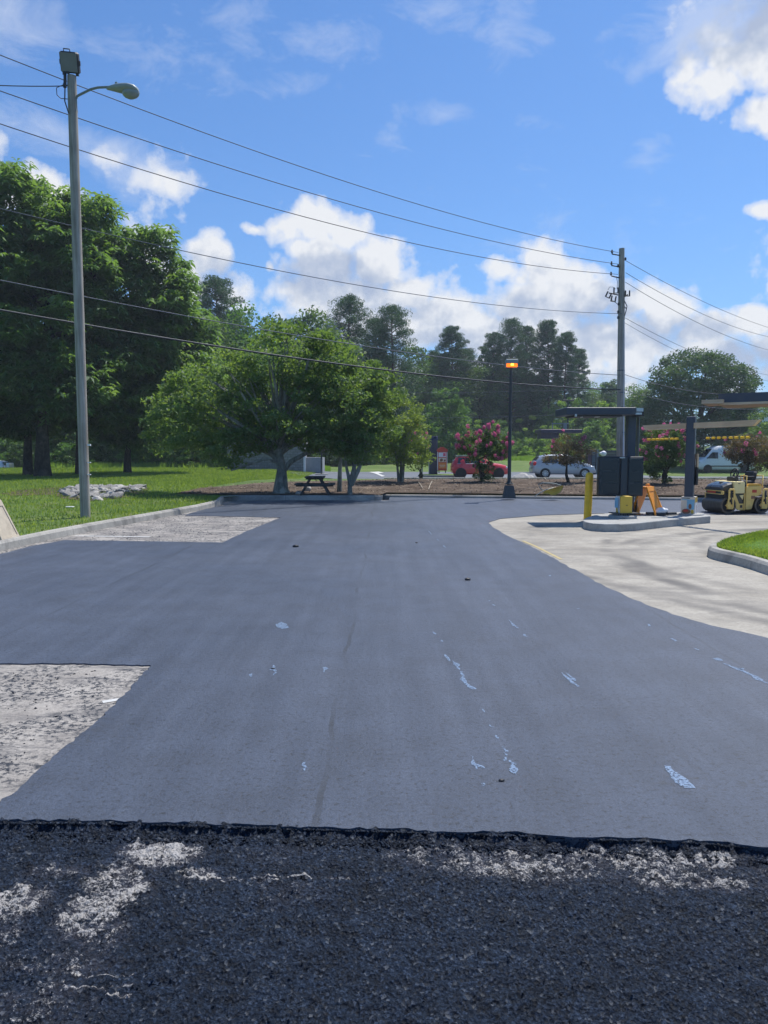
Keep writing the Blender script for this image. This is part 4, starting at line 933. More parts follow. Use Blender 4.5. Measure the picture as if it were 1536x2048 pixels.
# speaker box beneath
c_ = G(1250, 1031, .22); SY = c_[1]; sx = c_[0]
T = thing('speaker_box', 'yellow and blue printed box wrapped round the post under the menu board', 'box', (sx, SY, .22))
def sq(px, py, dy=0): p = AY(px, py, SY+dy); return (p[0]-sx, dy, p[2]-.22)
b = MB(); pbox(b, 1240, 993, 1265, 1027, 0, .30, sq, bev=.006); b.build('shell', M['yellowbox'], T)
b = MB(); q0, q1 = sq(1240, 1027, 0), sq(1240, 993, 0); q2, q3 = sq(1232, 1027, .30), sq(1232, 993, .30); off = -.004
b.add([(q0[0]+off, 0, q0[2]), (q2[0], .3, q2[2]), (q3[0], .3, q1[2]), (q1[0]+off, 0, q1[2]), (q0[0]+.01, 0, q0[2]), (q2[0]+.02, .3, q0[2]), (q2[0]+.02, .3, q1[2]), (q0[0]+.01, 0, q1[2])], [(0, 1, 2, 3), (4, 5, 6, 7), (3, 2, 6, 7), (0, 1, 5, 4)]); po = b.build('printed_side', M['offwhite'], T)
b = MB(); b.add([(q0[0]-.03, .04, q0[2]+.12), (q0[0]-.07, .16, q0[2]+.12), (q0[0]-.07, .16, q0[2]+.34), (q0[0]-.03, .04, q0[2]+.34)], [(0, 1, 2, 3)]); b.build('print', M['skyblue'], po)
b = MB(); b.prism([(x, z) for x, z in ((sq(1251.5, 1010)[0], sq(1251.5, 1010)[2]), (sq(1255.5, 1010)[0], sq(1255, 1010)[2]), (sq(1254, 1012.3)[0], sq(1254, 1012.3)[2]))], -.006, .0, 'y'); b.build('speaker_slot', M['blackiron'], T)
b = MB(); pbox(b, 1226, 1026.5, 1280, 1028, -.03, .3, sq); 
for x_ in (1237, 1241, 1246, 1251, 1255): pbox(b, x_, 1027.5, x_+1.6, 1031, .02, .05, sq)
b.build('base_plate', M['blackiron'], T)
# A-frame signs
def aframe(name, label, mat, loc, rz, hgt, wd, spread, handle=True, group=None):
    T = thing(name, label, 'sandwich board', loc, rz, group)
    for s_ in (-1, 1):
        b = MB(); n0 = Vector((0, s_*spread/2, 0)); n1 = Vector((0, s_*.035, hgt)); d_ = (n1-n0).normalized(); th = .035; w0, w1 = wd/2, wd/2*.82
        nn = Vector((0, d_.z, -d_.y))*s_
        def q(x, k, t_): p = n0+(n1-n0)*k+nn*t_; return (x, p.y, p.z)
        # moulded frame: rim + recessed face
        P0 = [q(-w0, 0, 0), q(w0, 0, 0), q(w1, 1, 0), q(-w1, 1, 0)]; P1 = [q(-w0, 0, th), q(w0, 0, th), q(w1, 1, th), q(-w1, 1, th)]
        P2 = [q(-w0+.045, .06, th), q(w0-.045, .06, th), q(w1-.04, .84, th), q(-w1+.04, .84, th)]; P3 = [q(-w0+.05, .065, th-.012), q(w0-.05, .065, th-.012), q(w1-.045, .835, th-.012), q(-w1+.045, .835, th-.012)]
        V = P0+P1+P2+P3; F_ = [(3, 2, 1, 0), (0, 1, 5, 4), (1, 2, 6, 5), (2, 3, 7, 6), (3, 0, 4, 7)]
        for i in range(4): j = (i+1) % 4; F_ += [(4+i, 4+j, 8+j, 8+i), (8+i, 8+j, 12+j, 12+i)]
        F_.append((12, 13, 14, 15)); b.add(V, F_); b.build('panel', mat, T)
    b = MB(); hw = wd/2*.3
    if handle: b.box((0, 0, hgt-.01), (wd*.80, .09, .05), bev=.01); b.tube([(-hw, 0, hgt), (-hw, 0, hgt+.06), (hw, 0, hgt+.06), (hw, 0, hgt)], .018, 8)
    b.build('handle', mat, T); return T
p0 = G(1300, 1030, .15)
aframe('sandwich_board', 'bright orange folding A-frame board standing open on the order island', M['orange'], (p0[0]-.02, p0[1]+.15, .152), R(48), .64, .50, .58)
b0 = G(-12, 1078, .13); hh_ = Z(1000, b0[1], 0)-.13
TT = aframe('sandwich_board', 'beige A-frame board cut off by the left edge of the photo', M['beige'], (b0[0]-.05, b0[1], .13), R(90), hh_-.02, .6, .62)
# clearance post with wooden arms
c_ = G(1377, 1029, .15); CY = c_[1]; cxx = c_[0]; rz = R(-69)
T = thing('clearance_post', 'charcoal clearance post with two pale wooden arms and yellow hanging tubes', 'clearance post', (cxx, CY, .15))
ro = Matrix.Rotation(R(-32), 3, 'Z'); hp = Z(833, CY, 1377)-.15
b = MB(); b.box((0, 0, hp/2), (.19, .19, hp), ro, bev=.012); b.build('post', M['darkmetal'], T)
AD = Vector((math.cos(rz), math.sin(rz), 0)); zb = Z(851.5, CY, 1377)-.15
def arm(s0, s1, cut):
    b = MB(); n_ = Vector((-AD.y, AD.x, 0))*.05; h_ = .062
    A_ = AD*s0; B_ = AD*s1; up_ = Vector((0, 0, 1)); e = AD*cut
    V = [A_-n_-up_*h_, A_+n_-up_*h_, A_+n_+up_*h_, A_-n_+up_*h_, B_-n_-up_*h_, B_+n_-up_*h_, B_+n_+up_*h_+e, B_-n_+up_*h_+e]
    b.add([(v.x, v.y, v.z+zb) for v in V], [(0, 1, 2, 3), (7, 6, 5, 4), (0, 4, 5, 1), (1, 5, 6, 2), (2, 6, 7, 3), (3, 7, 4, 0)]); return b.build('arm', M['fasciawood'], T)
def along(px):      # parameter on the arm line where the photo column px crosses it
    d = ray(px, 850); A_ = np.array([[d[0], -AD.x], [d[1], -AD.y]]); s_, t_ = np.linalg.solve(A_, [cxx, CY]); return t_
sL, sR = along(1294), along(1508)
arm(-.12, sL, -.10 if sL < 0 else .1); arm(.12, sR, .16)
zt = Z(876, CY, 1377)-.15
b = MB()
for (s0, s1) in ((-.12, sL), (.12, sR)):
    A_ = AD*s0; B_ = AD*s1; pts = [A_+(B_-A_)*(k/14)+Vector((0, 0, zt-.02*math.sin(math.pi*k/14))) for k in range(15)]; b.tube(pts, .006, 6)
b.build('cable', M['cable'], T)
tubes = [along(x_) for x_ in (1299, 1308, 1316.5, 1325, 1334, 1345, 1354)]+[along(x_) for x_ in (1417, 1428, 1439, 1450, 1463, 1474, 1486, 1497)]
for s_ in tubes:
    b = MB(); p = AD*s_+Vector((0, 0, zt-.012)); hl = .055 if s_ < 0 else .042; b.tube([p-AD*hl, p+AD*hl], .026, 10); b.build('hanging_tube', M['yellow'], T)
b = MB(); q0 = AY(1391, 905, CY+.0); b.box((.15, -.02, Z(922, CY, 1377)-.15), (.03, .10, .33)); b.build('sign_edge', M['fasciawood'], T)
b = MB(); b.box((.145, .0, Z(952, CY, 1377)-.15), (.05, .14, .42), bev=.008); b.build('meter_box', M['blackiron'], T)
# printed box round its foot
T = thing('promo_box', 'white and blue printed promotional box round the foot of the clearance post', 'box', (cxx, CY-.01, .15))
ro2 = Matrix.Rotation(R(-32), 3, 'Z'); bs = .30; bh = Z(995, CY-.2, 1377)-.15
b = MB(); b.box((0, 0, bh/2+.01), (bs, bs, bh), ro2); b.build('shell', M['cream'], T)
def face(x0, x1, z0, z1, side, lift, mat, nm, par):
    b = MB(); h2 = bs/2+lift
    f = (lambda x, z: ro2 @ Vector((x, -h2, z))) if side == 0 else (lambda x, z: ro2 @ Vector((h2, x, z)))
    b.add([f(x0, z0), f(x1, z0), f(x1, z1), f(x0, z1)], [(0, 1, 2, 3)]); return b.build(nm, mat, par)
q = face(-.15, .15, .02, bh-.0, 0, .003, M['cream'], 'poster', T)
def disc(cx_, cz_, rx_, rz_, side, lift, mat, nm, par):
    b = MB(); h2 = bs/2+lift; f = (lambda x, z: ro2 @ Vector((x, -h2, z))) if side == 0 else (lambda x, z: ro2 @ Vector((h2, x, z)))
    b.add([f(cx_+rx_*math.cos(a*.393), cz_+rz_*math.sin(a*.393)) for a in range(16)], [tuple(range(16))]); return b.build(nm, mat, par)
face(-.02, .14, .13, bh-.05, 0, .006, M['skyblue'], 'print', q); disc(-.03, .085, .095, .06, 0, .009, M['brown'], 'print', q); disc(-.04, .10, .055, .03, 0, .012, M['redp'], 'print', q); disc(.05, .20, .035, .06, 0, .010, M['brown'], 'print', q)
face(-.14, .04, bh-.03, bh-.012, 0, .007, M['teal'], 'print', q); face(-.13, .02, bh-.065, bh-.045, 0, .007, M['skyblue'], 'print', q); disc(.10, .08, .03, .05, 0, .009, M['yellowbox'], 'print', q)
q = face(-.15, .15, .02, bh-.0, 1, .003, M['offwhite'], 'poster', T); face(-.15, .15, bh-.12, bh, 1, .006, M['yellowbox'], 'print', q)
for k in range(3): face(-.05, .10, bh-.035-k*.035, bh-.022-k*.035, 1, .009, M['brown'], 'print', q)
face(.0, .05, .05, .22, 1, .006, simple('poster_maroon', (.22, .03, .05), .5), 'print', q)
b = MB(); b.lathe([(0, 0), (.34, 0), (.34, .02), (.32, .03), (0, .03)], (cxx, CY, .151), 24, False); tag(b.build('concrete_footing', M['slab']), 'low round footing under the clearance post and promotional box', 'footing')
# odds and ends on the island
jx, jy, _ = G(1322, 1031, .15)
T = thing('bracket_bars', 'black steel brackets lying crossed on the concrete island', 'metal parts', (jx, jy, .152))
for (x0, x1, z_, y_) in ((-.34, -.10, .045, 0), (-.16, .08, .03, -.05), (.0, .20, .04, .02), (.12, .34, .045, -.02)):
    b = MB(); b.box(((x0+x1)/2, y_, z_), (abs(x1-x0), .10, .06), Matrix.Rotation(R(random.uniform(-14, 14)), 3, 'Z'), bev=.008); b.build('bar', M['blackiron'], T)
b = MB(); b.ell((0, 0, .0), (.15, .11, .07), 14, .12); b.ell((-.08, -.04, -.02), (.09, .07, .04), 10, .12); tag(b.build('plastic_bag', M['bag'], loc=(jx+.01, jy+.02, .262)), 'crumpled white plastic bag lying on the black brackets', 'bag')
b = MB(); q = G(1320, 1036, .15); b.box((0, 0, .004), (.22, .03, .006), Matrix.Rotation(R(8), 3, 'Z')); b.box((.14, .02, .004), (.12, .02, .006)); tag(b.build('metal_strip', M['galv'], loc=(q[0]-.08, q[1], .151)), 'thin grey strip lying flat on the island before the bag', 'strip')
q = G(1275, 1029, .15); T = thing('traffic_cone', 'small orange marker standing beside the foot of the canopy post', 'marker', (q[0], q[1]-.02, .151)); b = MB(); b.box((0, 0, .012), (.12, .12, .024), bev=.005); b.build('base', M['orange'], T); b = MB(); b.lathe([(.045, .024), (.035, .10), (.012, .19), (0, .2)], (0, 0, 0), 14); b.build('cone', M['orange'], T)

# ================================================================ tandem roller
s_ = .0129; RY = 19.15; rx0 = AY(1457, 1012, RY)[0]
T = thing('road_roller', 'small yellow tandem road roller with black hood parked at the right edge', 'road roller', (rx0, RY, .001), R(9))
def rr(px, py): return ((px-1457)*s_, (1028-py)*s_)
W_ = .86
def drum(cx_):
    b = MB(); b.tube([(cx_, 0, .218), (cx_, W_, .218)], .218, 40, True); d = b.build('drum', M['drum'], T)
    b = MB(); b.lathe([(0, 0), (.17, 0), (.17, .012), (.12, .012)], (0, 0, 0), 24, False); b.v = [(cx_+p[0], -p[2]-.002, .218+p[1]) for p in b.v]; b.build('end_plate', M['tyre'], d)
    b = MB(); b.lathe([(0, 0), (.085, 0), (.085, .03), (.05, .045), (0, .045)], (0, 0, 0), 16, False); b.v = [(cx_+p[0], -p[2]-.014, .218+p[1]) for p in b.v]
    for k in range(6): a = k*1.047; b.cyl((cx_+.10*math.cos(a), -.01, .218+.10*math.sin(a)), (cx_+.10*math.cos(a), -.035, .218+.10*math.sin(a)), .013, n=6)
    b.build('hub', M['rolleryel'], d)
drum(0); drum(.97)
def yoke(cx_):
    o_ = [(-.07, .62), (-.03, .665), (.05, .665), (.10, .62), (.13, .50), (.12, .40), (.085, .34), (.085, .17), (.05, .12), (-.05, .12), (-.085, .17), (-.085, .34), (-.05, .40), (-.075, .50)]
    i_ = [(-.02, .60), (.04, .60), (.06, .56), (.06, .42), (-.01, .42), (-.03, .52)]
    b = MB()
    # plate as a strip between outline and opening, plus lower fork with a slot
    for (x, z, w2, h2) in ((-.045, .50, .05, .26), (.095, .50, .05, .26), (.02, .635, .14, .05), (.02, .40, .15, .05), (-.06, .27, .045, .25), (.065, .27, .045, .25), (0, .145, .15, .05)): b.box((cx_+x, -.055, z), (w2, .035, h2), bev=.012)
    b.build('yoke', M['rolleryel'], T)
    b = MB(); b.box((cx_+.02, -.05, .53), (.05, .02, .12), bev=.005); b.tube([(cx_+.02, -.06, .52), (cx_+.0, -.07, .36), (cx_+.03, -.06, .25)], .018, 8); b.build('hose', M['blackiron'], T)
yoke(.02); yoke(.99)
# hood
hy0, hy1 = .06, W_-.06
b = MB(); sec = [(-.14, .56, .66), (-.15, .66, .70), (-.02, .66, .78), (.16, .66, .825), (.22, .60, .82)]
V = []; 
for x, zb2, zt2 in [(-.16, .60, .66), (-.17, .60, .685), (-.13, .58, .73), (.0, .56, .79), (.15, .56, .825), (.24, .54, .83)]:
    for (y, z) in ((hy0, zb2), (hy0, zt2-.05), (hy0+.05, zt2-.01), (hy0+.12, zt2), (hy1-.12, zt2), (hy1-.05, zt2-.01), (hy1, zt2-.05), (hy1, zb2)): V.append((x, y, z))
b.add(V, [(i*8+k, i*8+k+1, i*8+9+k, i*8+8+k) for i in range(5) for k in range(7)]+[tuple(range(8)), tuple(range(40, 48))], False); hd = b.build('hood', M['hood'], T)
b = MB(); b.box((.02, W_*.45, .805), (.10, .06, .025), bev=.008); b.build('hood_handle', M['blackiron'], hd)
b = MB()
for zc in (.585, .505): b.box((-.155, W_/2, zc), (.03, W_-.06, .02))
b.box((-.15, .05, .545), (.035, .10, .075), bev=.006); b.box((-.15, W_-.05, .40), (.02, .02, .18)); b.build('bumper_bar', M['orangep' if False else 'rolleryel'], T)
b = MB(); b.box((-.14, W_/2, .53), (.035, W_-.2, .12)); b.build('grille', M['blackiron'], T)
b = MB(); b.box((-.162, W_*.60, .55), (.012, .36, .055)); b.build('name_panel', M['redp'], T)
b = MB(); b.box((-.02, W_/2, .47), (.24, W_-.14, .14)); b.box((-.05, .10, .40), (.1, .12, .12)); b.build('engine_block', M['blackiron'], T)
b = MB(); b.prism([(.16, .525), (.45, .525), (.45, .80), (.42, .83), (.13, .83)], .0, W_, 'y'); pl_ = b.build('water_tank', M['rollerpale'], T, bevel=.012)
b = MB(); b.box((.28, -.004, .78), (.06, .006, .018)); b.build('badge', M['brown'], pl_)
b = MB(); b.prism([(.16, .53), (.45, .53), (.45, .26), (.33, .26)], .02, W_-.02, 'y'); b.build('side_panel', M['hood'], T)
b = MB(); b.prism([(.31, .47), (.43, .49), (.40, .36)], .005, .02, 'y'); b.build('arrow_decal', M['rollerpale'], T)
b = MB(); b.prism([(.13, .50), (.18, .52), (.30, .26), (.45, .26), (.45, .09), (.27, .09), (.22, .14)], -.0, .03, 'y'); b.box((.44, -.01, .31), (.02, .03, .45)); b.build('front_frame', M['rolleryel'], T)
b = MB(); b.box((.355, -.006, .185), (.06, .012, .07)); b.build('tie_down', M['blackiron'], T)
b = MB(); b.prism([(.49, .70), (.93, .72), (.93, .52), (.86, .46), (.76, .44), (.66, .10), (.49, .10)], .0, W_, 'y'); rf = b.build('rear_frame', M['rolleryel'], T, bevel=.012)
b = MB(); b.box((.72, -.008, .58), (.12, .014, .075)); b.build('red_label', M['redp'], rf); b = MB(); b.box((.69, -.005, .42), (.10, .014, .08)); b.build('vent', M['brown'], rf)
b = MB(); b.box((.49, W_/2, .40), (.06, W_*.5, .5)); b.box((.47, W_/2, .66), (.10, W_-.1, .30)); b.build('articulation', M['blackiron'], T)
b = MB(); b.prism([(.52, .70), (.58, .77), (.92, .77), (.95, .70)], .02, W_-.02, 'y'); b.build('deck', simple('machine_ochre', (.62, .33, .03), .5), T, bevel=.01)
b = MB(); b.box((.70, W_*.5, .81), (.40, .44, .09), bev=.03); b.box((.90, W_*.5, .97), (.09, .44, .26), Matrix.Rotation(R(8), 3, 'Y'), bev=.035); b.box((.72, W_*.25, .95), (.26, .05, .04), bev=.015); b.box((.72, W_*.75, .95), (.26, .05, .04), bev=.015); b.build('seat', M['seatv'], T)
b = MB(); b.tube([(.44, W_/2, .80), (.40, W_/2, 1.0)], .03, 8); b.box((.38, W_/2, .88), (.16, .30, .14), bev=.02)
b.tube([(.43+.05*math.cos(a*.393)*.0+.02*math.sin(a*.393), W_/2+.16*math.cos(a*.393), 1.03+.13*math.sin(a*.393)) for a in range(17)], .016, 6); b.tube([(.41, W_/2, 1.0), (.43, W_/2, 1.03)], .02, 6); b.tube([(.28, .12, .83), (.28, .12, 1.06)], .012, 6); b.build('steering_console', M['blackiron'], T)
b = MB(); b.tube([(.53, .06, .72), (.53, .06, .98), (.53, .30, .98), (.53, .30, .74)], .014, 6); b.tube([(.98, .04, .66), (.98, .04, .98), (.98, W_-.04, .98), (.98, W_-.04, .66)], .018, 6); b.build('grab_rail', M['rolleryel'], T)

# ================================================================ cars
def car(name, label, cat, paint, stations, L_, W_, wheels, wr, loc, rz, windows, shields, lamps, rims='rim', extra=None):
    """front is +x; stations: (x, belt, top, roofhalf) """
    T = thing(name, label, cat, loc, rz); xs_ = [s[0] for s in stations]; hw = W_/2; V = []; zb = wr*.75
    for (x, be, tp_, rh) in stations:
        e = abs((x-L_/2)/(L_/2)); w2 = hw*(1-.22*max(0, e-.72)**1.3/(.28**1.3)*.9); lo = zb+(.10 if e > .93 else 0)
        sec = [(w2*.90, lo), (w2*.98, lo+.12), (w2, (lo+be)/2), (w2*.955, be), (min(w2*.93, rh), tp_-.03), (min(w2*.93, rh)*.9, tp_), (0, tp_+.02)]
        V += [(x, y, z) for y, z in sec]+[(x, -y, z) for y, z in sec[-2::-1]]
    n = 13; F_ = [(i*n+k, i*n+k+1, i*n+n+k+1, i*n+n+k) for i in range(len(stations)-1) for k in range(n-1)]+[(i*n, i*n+n, i*n+2*n-1, i*n+n-1) for i in range(len(stations)-1)]
    F_ += [tuple(range(n)), tuple(range(len(V)-n, len(V)))]
    b = MB(); b.add(V, F_, True); body = b.build('body', paint, T)
    for p in body.data.polygons:
        if len(p.vertices) > 4: p.use_smooth = False
    be_ = lambda x: np.interp(x, xs_, [s[1] for s in stations]); tp2 = lambda x: np.interp(x, xs_, [s[2] for s in stations]); rh2 = lambda x: np.interp(x, xs_, [s[3] for s in stations])
    def ws(x): e = abs((x-L_/2)/(L_/2)); return hw*(1-.22*max(0, e-.72)**1.3/(.28**1.3)*.9)
    def side(x, z, s__, lift=.012):
        B_, T2 = be_(x), tp2(x)-.03; w0 = ws(x)*.955; w1 = min(ws(x)*.93, rh2(x))
        if z <= B_: y = w0+(B_-z)*.03+.03*ws(x)*min(1, (B_-z)*4)
        else: y = w0+(w1-w0)*(z-B_)/max(.05, T2-B_)
        return (x, s__*(y+lift), z)
    for poly_ in windows:
        for s__ in (-1, 1):
            b = MB(); P = [side(x, z, s__) for x, z in poly_]; Q = [side(x, z, s__, -.02) for x, z in poly_]; m_ = len(P)
            b.add(P+Q, [tuple(range(m_))]+[(i, (i+1) % m_, m_+(i+1) % m_, m_+i) for i in range(m_)]); b.build('window', M['glass'], T)
    for (x0, x1, k0, k1) in shields:
        b = MB(); z0_, z1_ = tp2(x0), tp2(x1); d_ = Vector((x1-x0, 0, z1_-z0_)); nn = Vector((-d_.z, 0, d_.x)).normalized(); nn = nn if nn.z > 0 else -nn
        pt = lambda k, y: tuple(Vector((x0, 0, z0_+.005))+d_*k+nn*.022+Vector((0, y, 0)))
        y0_, y1_ = rh2(x0)*.92, rh2(x1)*.86; b.add([pt(k0, -y0_), pt(k0, y0_), pt(k1, y1_), pt(k1, -y1_)], [(0, 1, 2, 3)]); b.build('windscreen', M['glass'], T)
    for x in wheels:
        for s__ in (-1, 1):
            b = MB(); b.tube([(x, s__*(hw-.05), wr), (x, s__*(hw+.006), wr)], wr*1.16, 28); b.v = [p for p in b.v]; b.build('wheel_arch', M['trim'], T)
            b = MB(); b.tube([(x, s__*(hw-.2), wr), (x, s__*(hw+.012), wr)], [wr, wr*.99], 28); wo_ = b.build('wheel', M['tyre'], T)
            b = MB()
            yy = s__*(hw+.016)
            for k in range(9):
                a = k*2*math.pi/9; r0, r1 = wr*.12, wr*.62; da = .16
                b.add([(x+r0*math.cos(a-.5), yy, wr+r0*math.sin(a-.5)), (x+r1*math.cos(a-da*1.2), yy, wr+r1*math.sin(a-da*1.2)), (x+r1*math.cos(a+da*1.2), yy, wr+r1*math.sin(a+da*1.2)), (x+r0*math.cos(a+.5), yy, wr+r0*math.sin(a+.5))], [(0, 1, 2, 3)])
            b.add([(x+wr*.2*math.cos(k*.5236), yy+s__*.004, wr+wr*.2*math.sin(k*.5236)) for k in range(12)], [tuple(range(12))])
            ring = []; 
            for k in range(24): a = k*math.pi/12; ring += [(x+wr*.6*math.cos(a), yy, wr+wr*.6*math.sin(a)), (x+wr*.68*math.cos(a), yy, wr+wr*.68*math.sin(a))]
            b.add(ring, [(2*k, 2*k+1, (2*k+3) % 48, (2*k+2) % 48) for k in range(24)]); b.build('rim', M[rims], wo_)
    for (nm, mt, x, z, dx, dz, yo) in lamps:
        for s__ in (-1, 1):
            b = MB(); yv = ws(x)*yo; b.ell((x, s__*yv, z), (dx, .10, dz), 10); b.build(nm, M[mt], T)
    for s__ in (-1, 1):
        mx = [s for s in stations if s[2] > s[1]+.1]; xm = max(s[0] for s in mx) if mx else L_*.7
        b = MB(); b.ell((xm-.1, s__*(hw+.06), be_(xm)+.10), (.07, .10, .07), 10); b.build('mirror', paint if rims == 'rim' else M['trim'], T)
    if extra: extra(T, side, ws)
    return T
zr = lambda x, y: H(x, y)+.035
# silver hatchback
L_ = 4.12; CYY = 49.5; xl = AY(1068, 950, CYY-.85)[0]
silv = [(0, .55, .62, .70), (.02, .85, .95, .66), (.12, .92, 1.10, .64), (.45, .93, 1.42, .60), (.9, .93, 1.51, .60), (1.7, .93, 1.54, .61), (2.3, .93, 1.50, .61), (2.75, .95, 1.30, .62), (3.2, .97, 1.02, .66), (3.7, .86, .90, .62), (4.0, .68, .72, .55), (4.12, .48, .52, .48)]
def silx(T, side, ws):
    b = MB()
    for z in (.96, .42):
        for s__ in (-1, 1): b.tube([side(x, z if z > .5 else .42, s__, .004) for x in (.5, 1.4, 2.3, 3.0)], .012, 5)
    b.build('side_trim', M['silver'], T)
    b = MB(); b.box((-.01, 0, .50), (.10, 1.3, .28), bev=.04); b.build('rear_bumper', M['silver'], T)
    b = MB(); b.box((4.08, 0, .38), (.08, 1.1, .16), bev=.03); b.build('grille', M['trim'], T)
    b = MB()
    for s__ in (-1, 1):
        b.box((2.05, s__*.845, .87), (.18, .03, .03), bev=.01); b.box((1.05, s__*.845, .88), (.18, .03, .03), bev=.01)
    b.build('door_handle', M['silver'], T)
T = car('parked_car', 'silver hatchback on the far road behind the bronze-leaved myrtle', 'car', M['silver'], silv, L_, 1.7, (.74, 3.34), .30, (xl, CYY, zr(14, CYY)), R(0),
    [[(.50, .98), (.62, 1.10), (.75, 1.36), (.98, 1.44), (1.55, 1.46), (1.55, .97)], [(1.63, .97), (1.63, 1.46), (2.2, 1.42), (2.55, 1.26), (2.92, 1.0)]], [(3.15, 2.35, .06, .96), (.12, .45, .1, .9)],
    [('tail_lamp', 'tail', .10, .93, .14, .15, .88), ('headlamp', 'lens', 3.83, .70, .20, .09, .88)], extra=silx)
# red compact
L_ = 3.7; CYR = 49.0; xl = AY(905, 950, CYR-.8)[0]
redc = [(0, .50, .58, .66), (.02, .80, .90, .64), (.10, .88, 1.02, .62), (.28, .90, 1.34, .58), (.7, .90, 1.40, .58), (1.5, .90, 1.41, .59), (2.05, .90, 1.36, .59), (2.35, .92, 1.12, .60), (2.6, .94, .98, .66), (3.2, .86, .90, .64), (3.55, .76, .80, .58), (3.7, .5, .55, .5)]
def redx(T, side, ws):
    b = MB(); b.prism([(.30, .0), (2.05, .0), (2.0, .02), (.35, .02)], -.56, .56, 'y'); b.v = [(x, y, 1.43+z) for x, y, z in b.v]; b.build('roof_panel', M['white'], T)
    for s__ in (-.22, .22):
        b = MB(); V_ = []
        for x, z in ((2.66, 1.0), (2.9, .965), (3.2, .925), (3.45, .87), (3.6, .82)): V_ += [(x, s__-.09, z), (x, s__+.09, z)]
        b.add(V_, [(2*i, 2*i+1, 2*i+3, 2*i+2) for i in range(4)]); b.build('bonnet_stripe', M['white'], T)
    b = MB()
    for s__ in (-1, 1): b.tube([side(x, .93, s__, .006) for x in (.3, 1.2, 2.3)], .014, 5)
    b.build('belt_trim', M['rim'], T)
    b = MB(); b.box((3.66, 0, .50), (.08, 1.1, .26), bev=.03); b.build('grille', M['trim'], T)
    b = MB()
    for s__ in (-1, 1): b.box((1.75, s__*.84, .80), (.18, .04, .035), bev=.01)
    b.build('door_handle', M['rim'], T)
T = car('parked_car', 'red compact car with white bonnet stripes behind the pink myrtle', 'car', M['red'], redc, L_, 1.66, (.55, 3.02), .31, (xl, CYR, zr(7, CYR)), R(0),
    [[(.34, .95), (.38, 1.31), (1.1, 1.33), (1.1, .95)], [(1.2, .95), (1.2, 1.33), (1.95, 1.30), (2.32, .97)]], [(2.56, 2.08, .06, .95), (.12, .27, .1, .9)],
    [('tail_lamp', 'tail', .06, .72, .07, .12, .9), ('headlamp', 'lens', 3.5, .68, .12, .11, .85)], rims='rimdark', extra=redx)
# white van
L_ = 5.9; VY = 74; xl = AY(1392, 940, VY-1)[0]; vz = H(37, VY)+.02
van = [(0, .7, 1.0, .9), (.03, 1.25, 2.5, .82), (.3, 1.3, 2.62, .80), (2.5, 1.3, 2.62, .80), (3.6, 1.3, 2.60, .80), (4.2, 1.3, 2.36, .80), (4.55, 1.32, 1.95, .82), (4.95, 1.32, 1.46, .84), (5.3, 1.2, 1.28, .82), (5.7, .98, 1.05, .78), (5.9, .6, .66, .7)]
def vanx(T, side, ws):
    b = MB(); b.box((5.8, 0, .52), (.26, 1.75, .36), bev=.05); b.build('front_bumper', M['trim'], T)
    b = MB()
    for s__ in (-1, 1): b.tube([side(x, .62, s__, .01) for x in (.4, 1.6, 2.8, 4.0, 5.0)], .05, 6)
    b.build('side_moulding', M['trim'], T)
T = car('parked_van', 'white high-roof van parked beyond the grass strip on the right', 'van', M['white'], van, L_, 2.05, (1.1, 4.75), .36, (xl+5.9, VY, vz), R(180),
    [[(3.75, 1.36), (3.72, 1.98), (4.28, 1.98), (4.62, 1.62), (4.82, 1.38)]], [(4.98, 4.18, .05, .92)], [('headlamp', 'lens', 5.55, 1.0, .22, .13, .9), ('tail_lamp', 'tail', .03, 1.2, .05, .3, .92)], rims='rimdark', extra=vanx)
# white sport utility at far left
L_ = 4.6; SYY = 70; xr = AY(17, 940, SYY)[0]; szz = H(xr-2, SYY)+.02
suv = [(0, .8, .9, .7), (.05, 1.05, 1.2, .68), (.35, 1.1, 1.62, .64), (.8, 1.12, 1.72, .64), (2.2, 1.12, 1.74, .65), (2.8, 1.12, 1.66, .65), (3.25, 1.14, 1.2, .7), (4.0, 1.04, 1.10, .68), (4.45, .85, .9, .6), (4.6, .6, .65, .5)]
def suvx(T, side, ws):
    b = MB(); b.box((-.16, 0, .95), (.34, .9, 1.1), bev=.05); b.build('rear_box', M['white'], T)
T = car('parked_car', 'white sport utility car half cut off at the far left beyond the lawn', 'car', M['white'], suv, L_, 1.85, (.9, 3.7), .36, (xr, SYY, szz-.0), R(180),
    [[(.45, 1.16), (.75, 1.55), (1.3, 1.62), (1.3, 1.16)], [(1.4, 1.16), (1.4, 1.63), (2.1, 1.63), (2.1, 1.16)], [(2.2, 1.16), (2.2, 1.63), (2.75, 1.58), (3.1, 1.2)]], [(3.2, 2.82, .06, .95), (.06, .34, .1, .9)],
    [('tail_lamp', 'tail', .1, 1.02, .10, .12, .9), ('headlamp', 'lens', 4.3, .8, .2, .12, .9)], extra=suvx)

# ================================================================ smaller far things
def station(px, py, Y): p = AY(px, py, Y); return (p[0], Y, H(p[0], Y))
def qf(o, Y): return lambda px, py, dy=0: (lambda p: (p[0]-o[0], dy, p[2]-o[2]))(AY(px, py, Y+dy))
